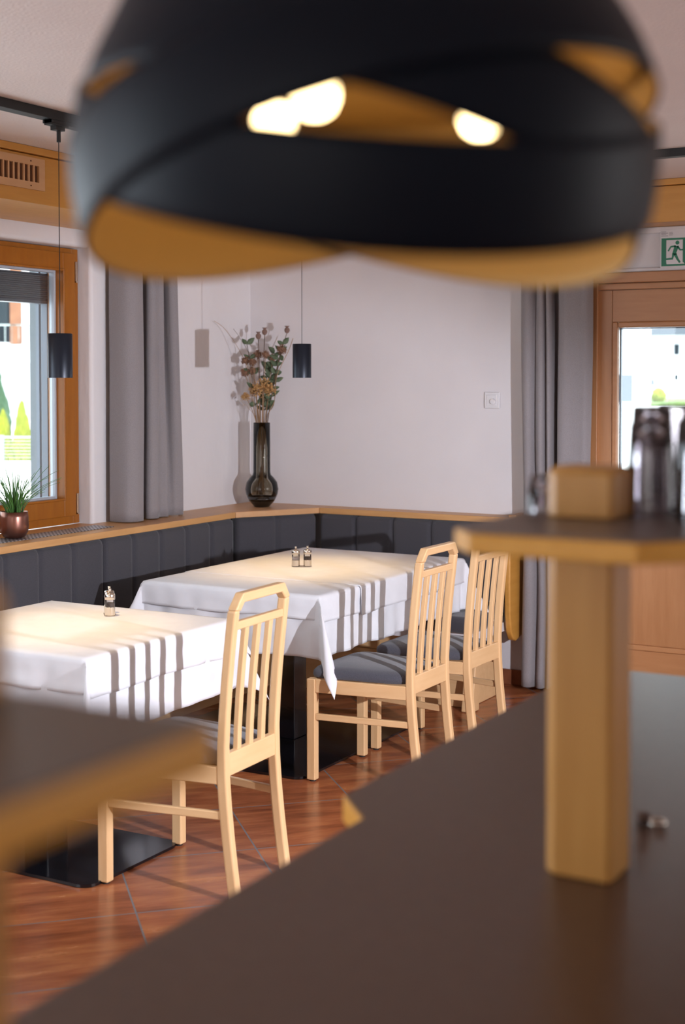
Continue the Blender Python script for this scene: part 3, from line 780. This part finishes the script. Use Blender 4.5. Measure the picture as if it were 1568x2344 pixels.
# camera-plane helper directions for spreading the stems: along the diagonal of the corner shelf
e1 = Vector((0.87, 0.49, 0)); e2 = Vector((-0.49, 0.87, 0))
def bez(p0, p1, p2, n=10):
    return [p0 * (1 - t) ** 2 + p1 * 2 * t * (1 - t) + p2 * t * t for t in [i / n for i in range(n + 1)]]
V0 = Vector((VX, VY, VZ))
def wall_clip(p):
    p.x = max(p.x, XL + 0.02); p.y = min(p.y, YB - 0.02); return p
def stem_pts(x, z, dpt=0.0, bow=0.35):
    """x = sideways offset of the tip, z = height of the tip above the shelf"""
    f = Vector((-0.10 * x / 0.2 if x else 0, 0, 0))
    foot = V0 + e1 * (-0.20 * x) + e2 * (-0.1 * dpt) + Vector((0, 0, 0.07))
    neck = V0 + e1 * max(-0.035, min(0.035, 0.35 * x)) + e2 * dpt * 0.2 + Vector((0, 0, 0.50))
    tip = wall_clip(V0 + e1 * x + e2 * dpt + Vector((0, 0, z)))
    mid = neck + (tip - neck) * 0.5; mid = neck * (bow) + mid * (1 - bow) + Vector((0, 0, 0.08 * (z - 0.5)))
    mid = Vector((neck.x + (tip.x - neck.x) * 0.35, neck.y + (tip.y - neck.y) * 0.35, neck.z + (tip.z - neck.z) * 0.55))
    return [foot, foot + (neck - foot) * 0.5] + bez(neck, mid, tip)
def leafmesh(bm, p, d, L, wd, up=Vector((0, 0, 1))):
    d = d.normalized(); s = d.cross(up).normalized(); n_ = s.cross(d)
    prof_ = [(0, 0.05), (0.2, 0.75), (0.45, 1.0), (0.75, 0.65), (1.0, 0.03)]
    pr = None
    for t, k in prof_:
        c = p + d * L * t + n_ * (0.12 * L * math.sin(t * PI))
        v = [bm.verts.new(c - s * wd * k + n_ * 0.15 * wd * k), bm.verts.new(c), bm.verts.new(c + s * wd * k + n_ * 0.15 * wd * k)]
        if pr:
            bm.faces.new((pr[0], pr[1], v[1], v[0])); bm.faces.new((pr[1], pr[2], v[2], v[1]))
        pr = v
def blob(bm, c, r_, rough=0.35, sub=3, seed=0, flat_=1.0):
    q = bmesh.ops.create_icosphere(bm, subdivisions=sub, radius=1)
    for v in q['verts']:
        k = 1 + rough * noise.noise(v.co * 3.5 + Vector((seed, seed, 0))) + rough * 0.7 * noise.noise(v.co * 11 + Vector((seed, 0, seed)))
        v.co = Vector(c) + Vector((v.co.x * r_ * k, v.co.y * r_ * k, v.co.z * r_ * k * flat_))
random.seed(11)
def flower(name, label, cat, pts, rad, m, group):
    t = thing(name, label, cat, tuple(pts[0]), 0, group)
    bm = bmesh.new(); tube(bm, [p - pts[0] for p in pts], rad)
    obj('stem', bm, m, t, smooth=True)
    return t
G = 'dried stems in the smoked glass vase'
for x, z, d, lb in ((0.15, 1.025, 0.0, 'dried poppy head on long stem, rightmost in the vase'), (0.017, 1.015, 0.02, 'dried poppy head standing highest in the middle of the bouquet'), (-0.018, 0.99, -0.01, 'dried poppy head left of the middle of the bouquet')):
    pts = stem_pts(x, z, d); t = flower('dried_poppy', lb, 'dried flower', pts, 0.0022, M['stem_dark'], G)
    h = pts[-1] - pts[0]
    bm = bmesh.new(); lathe(bm, [(0.004, -0.006), (0.012, 0), (0.0165, 0.010), (0.0155, 0.020), (0.008, 0.028), (0.008, 0.031), (0.015, 0.036), (0.015, 0.038), (0.003, 0.037)], tuple(h), 16)
    obj('seed_head', bm, M['poppy'], t, smooth=True)
pom = [(-0.025, 0.895, 0.02), (0.025, 0.895, -0.02), (0.12, 0.925, 0.0), (-0.095, 0.86, 0.0), (-0.05, 0.85, -0.03), (-0.10, 0.79, 0.02), (0.065, 0.875, 0.02), (-0.055, 0.80, 0.0)]
plb = ['upper middle-left', 'upper middle', 'far right beside the green leaves', 'left, light brown', 'centre-left, striped', 'lowest on the left', 'small one right of the middle', 'hollow pinkish one in the centre']
for (x, z, d), lb in zip(pom, plb):
    pts = stem_pts(x, z, d); t = flower('dried_scabious', 'dried brown ball flower in the vase, ' + lb, 'dried flower', pts, 0.0016, M['stem'], G)
    bm = bmesh.new(); rr = random.uniform(0.022, 0.030); c = pts[-1] - pts[0]
    blob(bm, c, rr * 0.75, 0.4, 3, x * 50, 0.9)
    for i in range(70):
        v = Vector((random.gauss(0, 1), random.gauss(0, 1), random.gauss(0, 1))).normalized()
        tube(bm, [c + v * rr * 0.6, c + v * rr * random.uniform(1.0, 1.15)], [0.0008, 0.0022], 4)
    obj('flower_head', bm, M['pompom'], t)
for (x, z, d, rr, lb) in ((0.01, 0.70, -0.03, 0.058, 'large golden dried allium head low in the middle of the bouquet'), (-0.04, 0.68, 0.02, 0.036, 'golden dried allium head left of the large one'), (-0.095, 0.645, 0.0, 0.026, 'small golden dried allium, lowest on the left'), (0.05, 0.685, 0.0, 0.036, 'golden dried allium head right of the large one')):
    pts = stem_pts(x, z, d); t = flower('dried_allium', lb, 'dried flower', pts, 0.003 if rr > .05 else 0.002, M['stem'], G)
    bm = bmesh.new(); c = pts[-1] - pts[0]
    for i in range(120):
        v = Vector((random.gauss(0, 1), random.gauss(0, 1), random.gauss(0, 0.7) + 0.2)).normalized(); L = rr * random.uniform(0.75, 1.1)
        e = c + v * L
        tube(bm, [c, e], 0.0009, 3)
        q = bmesh.ops.create_icosphere(bm, subdivisions=1, radius=rr * 0.075 + 0.0006)
        for w_ in q['verts']: w_.co += e
    obj('flower_head', bm, M['allium'], t)
# eucalyptus branches
for (x, z, d, lb) in ((-0.085, 0.955, 0.0, 'eucalyptus sprig with pointed green leaves, left side of the vase'), (0.075, 0.90, 0.02, 'dense eucalyptus branch right of the middle of the vase'), (0.125, 0.955, -0.01, 'eucalyptus sprig reaching up beside the rightmost poppy head'), (0.035, 0.82, 0.03, 'leafy eucalyptus branch in the centre of the vase')):
    pts = stem_pts(x, z, d); t = flower('eucalyptus_branch', lb, 'branch', pts, 0.0018, M['stem_dark'], G)
    for i, p in enumerate(pts[4:]):
        if i % 2 and x < 0: continue
        for s in (-1, 1):
            bm = bmesh.new()
            a = random.uniform(-1.0, 1.0)
            dr = e1 * s * math.cos(a) + e2 * math.sin(a) * 0.5 + Vector((0, 0, random.uniform(0.1, 1.1)))
            leafmesh(bm, p - pts[0], dr, random.uniform(0.036, 0.066), random.uniform(0.011, 0.018), (e2 + e1 * random.uniform(-0.9, 0.9) + Vector((0, 0, random.uniform(-0.5, 0.5)))).normalized())
            o = obj('leaf', bm, M['euca'], t, smooth=True); sm = o.modifiers.new('s', 'SOLIDIFY'); sm.thickness = 0.0008
# bare twigs
def twig(label, P, rad=0.0013, m='stem'):
    pts = [V0 + e1 * x + e2 * d + Vector((0, 0, z)) for x, d, z in P]
    pts = [wall_clip(p) for p in pts]
    fine = []
    for i in range(len(pts) - 1):
        p0 = pts[max(i - 1, 0)]; p1 = pts[i]; p2 = pts[i + 1]; p3 = pts[min(i + 2, len(pts) - 1)]
        for k in range(4):
            t = k / 4
            fine.append(0.5 * ((2 * p1) + (p2 - p0) * t + (2 * p0 - 5 * p1 + 4 * p2 - p3) * t * t + (3 * p1 - p0 - 3 * p2 + p3) * t ** 3))
    fine.append(pts[-1])
    return flower('dry_twig', label, 'twig', fine, rad, M[m], G)
twig('long thin dry twig arching far out to the upper left of the vase', [(0, 0, 0.1), (-0.02, 0, 0.5), (-0.055, 0, 0.75), (-0.13, -0.01, 0.92), (-0.215, -0.02, 1.045), (-0.275, -0.05, 1.09)])
twig('thin dry twig rising to the upper left, shorter than the arching one', [(0, 0.01, 0.1), (-0.015, 0.01, 0.5), (-0.06, 0, 0.85), (-0.12, 0, 0.98), (-0.165, 0, 1.045)], 0.001, 'stem_dark')
twig('thick curved tan twig bending out to the right of the bouquet', [(0.0, -0.01, 0.1), (0.03, -0.01, 0.5), (0.075, -0.01, 0.62), (0.085, -0.01, 0.75), (0.12, 0, 0.84), (0.16, 0, 0.92), (0.185, 0, 0.99)], 0.0022)
twig('dark curved twig just inside the tan one, right of the bouquet', [(0.01, 0.01, 0.1), (0.025, 0.01, 0.5), (0.07, 0.01, 0.6), (0.085, 0, 0.74), (0.11, 0, 0.88), (0.135, 0, 0.95)], 0.002, 'stem_dark')
twig('very thin twig drooping out low to the left of the vase', [(0, -0.01, 0.1), (-0.03, -0.01, 0.5), (-0.05, -0.01, 0.55), (-0.09, 0, 0.59), (-0.13, 0, 0.63)], 0.0009)
for i, (x, z, lb) in enumerate(((-0.012, 0.70, 'pale thick stem in the middle of the bouquet'), (0.006, 0.66, 'pale stem right of the thick middle one'), (-0.03, 0.68, 'pale reddish stem on the left of the bunch'))):
    twig(lb, [(-x * 0.5, 0, 0.08), (x * 0.8, 0, 0.5), (x, 0, z)], 0.0042 - i * 0.001)

# ------------------------------------------------------------------ bar counter with glass shelves
ba = thing('bar_counter', 'dark-topped bar counter sweeping across the foreground', 'counter', (-0.6, 1.4, 0))
def rel(pts, cx=-0.6, cy=1.4): return [(x - cx, y - cy) for x, y in pts]
bm = bmesh.new(); prism(bm, rel([(-0.907, -0.6), (-0.907, 1.664), (-0.981, 1.744), (-0.981, 2.776), (-0.304, 2.776), (-0.304, -0.6)]), 1.0985, 1.1005)
obj('laminate_top', bm, M['laminate'], ba)
bm = bmesh.new(); prism(bm, rel([(-0.911, -0.6), (-0.911, 1.662), (-0.985, 1.742), (-0.985, 2.78), (-0.30, 2.78), (-0.30, -0.6)]), 1.062, 1.0983)
obj('wooden_edge', bm, M['bar_y'], ba, bevel=0.002)
obj('bar_body', B((-0.86 + 0.6, -0.36 + 0.6, -2.0, 1.26, 0.001, 1.061)), M['bar_z'], ba)

def post(name, label, x0, x1, y0, y1, top=1.594):
    cx, cy = (x0 + x1) / 2, (y0 + y1) / 2; c = 0.014
    pts = [(x0 - cx + c, y0 - cy), (x1 - cx - c * 0.4, y0 - cy), (x1 - cx, y0 - cy + c * 0.4), (x1 - cx, y1 - cy - c), (x1 - cx - c, y1 - cy), (x0 - cx + c, y1 - cy), (x0 - cx, y1 - cy - c), (x0 - cx, y0 - cy + c)]
    t = thing(name, label, 'post', (cx, cy, 1.1008))
    bm = bmesh.new(); prism(bm, pts, 0, 1.5085 - 1.1008); obj('shaft', bm, M['bar_z'], t, bevel=0.003)
    bm = bmesh.new()
    rings = [[(x, y, z) for x, y in pts] for z in (1.5335 - 1.1008, top - 0.008 - 1.1008)] + [[(x * 0.84, y * 0.84, top - 1.1008) for x, y in pts]]
    loft(bm, rings); obj('post_cap', bm, M['bar_z'], t, bevel=0.003)
post('shelf_post', 'thick chamfered wooden post standing on the bar and carrying the glass shelf', -0.618, -0.531, 1.582, 1.666)
post('shelf_post', 'blurred wooden post at the very left edge, close to the camera', -0.592, -0.507, 0.473, 0.557)

def shelf(label, pts, z0=1.509, z1=1.533):
    t = thing('glass_shelf', label, 'shelf', (pts[0][0], pts[0][1], z0))
    p2 = [(x - pts[0][0], y - pts[0][1]) for x, y in pts]
    cx = sum(p[0] for p in p2) / len(p2); cy = sum(p[1] for p in p2) / len(p2)
    bm = bmesh.new(); prism(bm, p2, 0, z1 - z0 - 0.0015); obj('wooden_edge', bm, M['bar_y'], t, bevel=0.003)
    bm = bmesh.new(); prism(bm, [(cx + (x - cx) * 0.985, cy + (y - cy) * 0.992) for x, y in p2], z1 - z0 - 0.0015, z1 - z0); obj('laminate_top', bm, M['shelf_laminate'], t)
shelf('eight-cornered end of the wooden-edged glass shelf right of the tables', [(-0.628, 1.386), (-0.440, 1.386), (-0.34, 1.50), (-0.34, 2.55), (-0.665, 2.55), (-0.665, 1.43)])
shelf('blurred wooden-edged shelf corner at lower left, close to the camera', [(-0.66, -0.2), (-0.385, -0.2), (-0.385, 0.555), (-0.395, 0.565), (-0.66, 0.565)])

# upturned tumblers
def tumbler(label, x, y, h=0.13, r=0.031):
    bm = bmesh.new()
    lathe(bm, [(r, 0), (r * 0.98, 0.03), (r * 0.90, h * 0.7), (r * 0.84, h), (r * 0.80, h), (r * 0.10, h - 0.006), (r * 0.78, h - 0.012), (r * 0.85, h * 0.65), (r * 0.93, 0.03), (r * 0.95, 0)], n=24, cap=False)
    return bm
g0 = obj('drinking_glass', tumbler('', 0, 0, 0.112), M['tumbler'], smooth=True)
gl = [(-0.513, 1.668, 'upturned glass next to the post on its right side'),
      (-0.438, 1.625, 'upturned glass nearest the front on the bar shelf'),
      (-0.565, 1.840, 'upturned glass in the second row, nearest the post'),
      (-0.490, 1.795, 'upturned glass in the second row, middle'),
      (-0.412, 1.77, 'upturned glass in the second row, right'),
      (-0.620, 2.015, 'upturned glass in the third row, left'),
      (-0.540, 1.985, 'upturned glass in the third row, middle'),
      (-0.465, 1.95, 'upturned glass in the third row, right'),
      (-0.625, 2.16, 'upturned glass at the far end of the bar shelf'),
      (-0.550, 2.12, 'upturned glass at the far end of the shelf, right of another'),
      (-0.475, 2.09, 'upturned glass at the far end of the shelf, hidden behind the rest')]
for i, (x, y, lb) in enumerate(gl):
    g = g0 if i == 0 else g0.copy()
    if i: C.objects.link(g)
    g.location = (x, y, 1.5333)
    g.scale = (1, 1, 1.0 + 0.06 * ((i * 7) % 3))
    tag(g, lb, 'glass', 'upturned glasses on the bar shelf')
bm = tumbler('', 0, 0, 0.045, 0.020); o = obj('shot_glass', bm, M['tumbler'], smooth=True); o.location = (-0.640, 1.64, 1.5333)
tag(o, 'small low glass peeping out at the left side of the wooden post', 'glass')
# small thing left on the bar
r = thing('bottle_stopper', 'small dark stopper with a pale ring lying on the bar right of the post', 'stopper', (-0.562, 1.827, 1.1008), R(20))
bm = bmesh.new(); tube(bm, [(-0.014, 0, 0.008), (0.002, 0, 0.008)], 0.008, 14); obj('cork', bm, M['stem_dark'], r, smooth=True)
bm = bmesh.new()
tube(bm, [(0.012 + 0.011 * math.cos(2 * PI * i / 20), 0.011 * math.sin(2 * PI * i / 20), 0.003) for i in range(21)], 0.0028, 8); obj('ring', bm, M['steel'], r, smooth=True)

# ------------------------------------------------------------------ big pendant lamp of woven bands
LC = Vector((-0.526, 0.966, 0)); 
la = thing('pendant_lamp', 'huge out-of-focus black pendant lamp of crossing bands with golden inside, hanging over the bar', 'lamp', (LC.x, LC.y, 1.7))
la.rotation_euler = (0, 0, R(29.5))     # local -y faces the camera
def shell_mat(bm_rings, name, label=None):
    pass
def band(radius, az, z_low, amp, height, thick=0.003, bulge=0.006):
    """ring band; az = azimuth (0 = towards camera, positive to the right) of its lowest point"""
    bm = bmesh.new(); n = 96; K = 8; outer = []; inner = []
    for k in range(K + 1):
        t = k / K
        ro = radius
        A_, B_ = [], []
        for i in range(n):
            a = 2 * PI * i / n
            z = z_low - amp * math.cos(a - az) + height * t - 1.7
            rr = ro - (3.5 if z > 0.18 else 1.9) * (z - 0.18) ** 2
            d = (math.sin(a), -math.cos(a))
            A_.append((rr * d[0], rr * d[1], z)); B_.append(((rr - thick) * d[0], (rr - thick) * d[1], z))
        outer.append(A_); inner.append(B_)
    vo = loft(bm, outer, cap=False); vi = loft(bm, inner, cap=False)
    for f in bm.faces: f.material_index = 0
    nfo = K * n
    bm.faces.ensure_lookup_table()
    for i, f in enumerate(bm.faces): f.material_index = 0 if i < nfo else 1
    for j in (0, -1):
        for i in range(n):
            bm.faces.new((vo[j][i], vo[j][(i + 1) % n], vi[j][(i + 1) % n], vi[j][i]))
    return bm
ZM = 1.8515
for nm, rad, az in (('front_band', 0.2250, R(14)), ('left_band', 0.2285, R(-120)), ('right_band', 0.2215, R(120))):
    obj(nm, band(rad, az, ZM - (0.006 if az > 0 else 0), 0.068, 0.072), [M['lampshade'], M['gold']], la, smooth=True)
bm = bmesh.new()
outer = [(0.2100, 0.232), (0.200, 0.258), (0.182, 0.296), (0.158, 0.345), (0.12, 0.385), (0.05, 0.40), (0.012, 0.402)]
vo = lathe(bm, outer, n=96, cap=False); nf = len(bm.faces)
vi = lathe(bm, [(r_ - 0.003 if r_ > 0.02 else r_, z - 0.002) for r_, z in outer], n=96, cap=False)
bm.faces.ensure_lookup_table()
for i, f in enumerate(bm.faces): f.material_index = 0 if i < nf else 1
for i in range(96): bm.faces.new((vo[0][i], vo[0][(i + 1) % 96], vi[0][(i + 1) % 96], vi[0][i]))
obj('dome', bm, [M['lampshade'], M['gold']], la, smooth=True)
bm = bmesh.new(); tube(bm, [(0, 0, 0.40), (0, 0, 0.985)], 0.004, 8); obj('cable', bm, M['track'], la)
bm = bmesh.new(); lathe(bm, [(0.06, 0.97), (0.06, 0.995)], n=32); obj('ceiling_rose', bm, M['track'], la)
bm = bmesh.new()
lathe(bm, [(0.02, 0.27), (0.02, 0.395)], n=16)
for a in (R(92), R(-25), R(-125)):
    tube(bm, [(0, 0, 0.285), (0.08 * math.sin(a), -0.08 * math.cos(a), 0.285), (0.09 * math.sin(a), -0.09 * math.cos(a), 0.216)], 0.008, 8)
for a in (0, R(120), R(240)):
    tube(bm, [(0, 0, 0.30), (0.21 * math.sin(a), -0.21 * math.cos(a), 0.245)], 0.003, 6)
obj('lamp_holder', bm, M['gold'], la, smooth=True)
for a in (R(92), R(-25), R(-125)):
    bm = bmesh.new(); c = (0.090 * math.sin(a), -0.090 * math.cos(a), 0)
    lathe(bm, [(0.009, 0.222), (0.014, 0.218), (0.0165, 0.210), (0.0165, 0.200), (0.013, 0.192), (0.007, 0.188), (0.001, 0.187)], c, 20)
    obj('bulb', bm, M['bulb'], la, smooth=True)

# ------------------------------------------------------------------ outside
structure('trim_4', B((-60, 40, YB + 0.5, 90, -0.45, -0.30)), M['paving'])
bpy.data.objects['trim_4'].name = 'ground'
g = bpy.data.objects['ground']; del g['kind']; tag(g, 'pale paved ground outside the window and the glazed door', 'ground', kind='structure')
def house(label, x0, x1, y0, y1, z1, extra):
    t = thing('house', label, 'house', ((x0 + x1) / 2, y0, -0.3))
    cx, cy = (x0 + x1) / 2, y0
    obj('wall', B((x0 - cx, x1 - cx, 0, y1 - y0, 0, z1)), M['house'], t)
    extra(t, cx, cy)
    return t
def win(t, x, z, w_, h_, y=-0.02, m='house_window'):
    obj('window', B((x - w_ / 2, x + w_ / 2, y, 0.05, z, z + h_)), M[m], t)
# house with timber balcony, seen through the left window
def h1(t, cx, cy):
    obj('balcony_slab', B((-5, 5, -1.2, 0, 2.28, 2.62)), M['house'], t)
    obj('roof', B((-6, 6, -2.0, 9, 5.6, 5.85)), M['timber'], t)
    obj('balcony_beam', B((-5, 5, -1.2, -1.0, 3.80, 3.98)), M['timber'], t)
    for x in (-3.2, -0.05, 4.0):
        obj('balcony_post', B((x - 0.10, x + 0.10, -1.20, -1.0, 2.63, 5.6)), M['timber'], t)
    bm = bmesh.new(); box(bm, -5, 5, -1.2, -1.17, 2.98, 3.01)
    for i in range(80): box(bm, -5 + i * 0.125, -4.985 + i * 0.125, -1.2, -1.18, 2.63, 2.98)
    obj('railing', bm, M['fence'], t)
    win(t, -0.35, 2.7, 0.35, 1.0); win(t, 3.0, 2.7, 1.2, 1.2); win(t, -2.5, 0.4, 1.4, 1.2)
    for x in (-1.0, 0.55, 3.5): win(t, x, 4.2, 0.8, 0.9)
hA = house('white house with timber balcony posts, seen through the left window', -23.0, -13.0, 21.0, 29, 5.6, h1)
hA.rotation_euler = (0, 0, R(36)); hA.location = (-19.05, 21.0, -0.3)
# pale houses behind the door
def h2(t, cx, cy):
    obj('roller_shutter', B((1.0, 1.80, -0.05, 0.05, 1.58, 2.06)), M['roof'], t)
    win(t, 1.55, 2.85, 0.2, 0.25)
hB = house('plain white house with a grey roller shutter, seen at left through the door glass', -11.6, -7.40, 24.0, 30, 6.5, h2)
hB.rotation_euler = (0, 0, R(17.6)); hB.location = (-9.402, 23.365, -0.3)
def h3(t, cx, cy):
    obj('roof', B((-14, 14, -0.9, 9, 3.85, 5.2)), M['roof'], t)
    for x, z, w_, h_ in ((-5.35, 3.0, 0.22, 0.46), (-5.35, 1.9, 0.16, 0.25), (-6.15, 2.6, 0.05, 0.9), (-5.75, 3.1, 0.05, 0.4), (-3.5, 3.0, 0.3, 0.46)):
        win(t, x, z, w_, h_)
    obj('porch_roof', B((-14, -6.3, -1.6, 0, 1.68, 1.95)), M['roof'], t)
hC = house('white house with grey roof, seen at right through the door glass', -26.0, 2.0, 60.0, 70, 3.9, h3)
# low white wall, fence, hedge, conifer to the left
dirv = Vector((math.cos(R(29.5)), math.sin(R(29.5)), 0))     # across the view
def along(base, a0, a1, y0, y1, z0, z1, bm):
    c = Vector(base); n_ = Vector((-dirv.y, dirv.x, 0))
    vs = []
    for z in (z0, z1):
        for a, y in ((a0, y0), (a1, y0), (a1, y1), (a0, y1)):
            p = c + dirv * a + n_ * y; vs.append(bm.verts.new((p.x, p.y, z)))
    for q in ((0, 1, 2, 3), (4, 5, 6, 7), (0, 1, 5, 4), (1, 2, 6, 5), (2, 3, 7, 6), (3, 0, 4, 7)):
        bm.faces.new([vs[i] for i in q])
Fb = (-13.95, 14.95, 0)
bm = bmesh.new(); along(Fb, -8, 4, 0, 0.3, -0.3, 0.50, bm); o = obj('garden_wall', bm, M['house']); tag(o, 'low white garden wall below the wire fence outside the left window', 'wall')
r = thing('garden_fence', 'pale wire fence on the garden wall outside the left window', 'fence')
for i in range(10):
    bm = bmesh.new(); along(Fb, -8 + i * 1.3, -7.86 + i * 1.3, 0.1, 0.2, 0.50, 0.88, bm); obj('fence_post', bm, M['fence'], r)
bm = bmesh.new()
for k in range(8): along(Fb, -8, 4, 0.14, 0.155, 0.51 + k * 0.047, 0.52 + k * 0.047 + (0.02 if k == 7 else 0), bm)
obj('wire_panel', bm, M['fence'], r)
random.seed(3)
def bush(name, label, cat, x, y, z0, rx, h, m, seed, group=None, n=5):
    bm = bmesh.new()
    q = bmesh.ops.create_icosphere(bm, subdivisions=5, radius=1)
    for v in q['verts']:
        d = v.co.copy(); t = (d.z + 1) / 2
        k = 1 + 0.25 * noise.noise(d * 2 + Vector((seed, 0, 0))) + 0.18 * noise.noise(d * 7 + Vector((0, seed, 0))) + 0.10 * noise.noise(d * 19)
        taper = (1 - t) ** n if n else 1
        taper = 1.0 if not n else (1.05 - 0.75 * t)
        v.co = Vector((x + d.x * rx * k * taper, y + d.y * rx * k * taper, z0 + t * h * (0.9 + 0.1 * k)))
    o = obj(name, bm, m, smooth=False)
    return tag(o, label, cat, group)
nv = Vector((-dirv.y, dirv.x, 0))
for i in range(16):
    p = Vector(Fb) + dirv * (-3.2 + i * 0.29) + nv * 1.1
    bush('hedge_plant', 'bright yellow-green hedge shrub behind the wire fence', 'shrub', p.x, p.y, -0.3, 0.26, 1.42 + 0.12 * (i % 3), M['hedge'], i * 3.1, 'hedge behind the garden fence', n=1)
p = Vector(Fb) + dirv * (-1.10) + nv * 3.6
bush('conifer', 'dark green conifer behind the hedge outside the left window', 'tree', p.x, p.y, -0.3, 0.46, 2.50, M['conifer'], 4.2, n=1)
bush('round_shrub', 'small round yellow-green shrub outside, seen through the door glass', 'shrub', -13.05, 43.2, 0.9, 0.22, 0.5, M['hedge'], 9.0, n=0)
bm = bmesh.new(); box(bm, -24.0, 4.0, 42.5, 52.0, -0.29, 0.80)
o = obj('garden_terrace', bm, M['house']); tag(o, 'low white terrace wall holding up the lawn outside the door', 'wall')
bm = bmesh.new(); box(bm, -24.0, 4.0, 42.6, 52.0, 0.805, 0.95)
o = obj('lawn', bm, M['lawn']); tag(o, 'raised strip of green lawn outside the door', 'lawn')
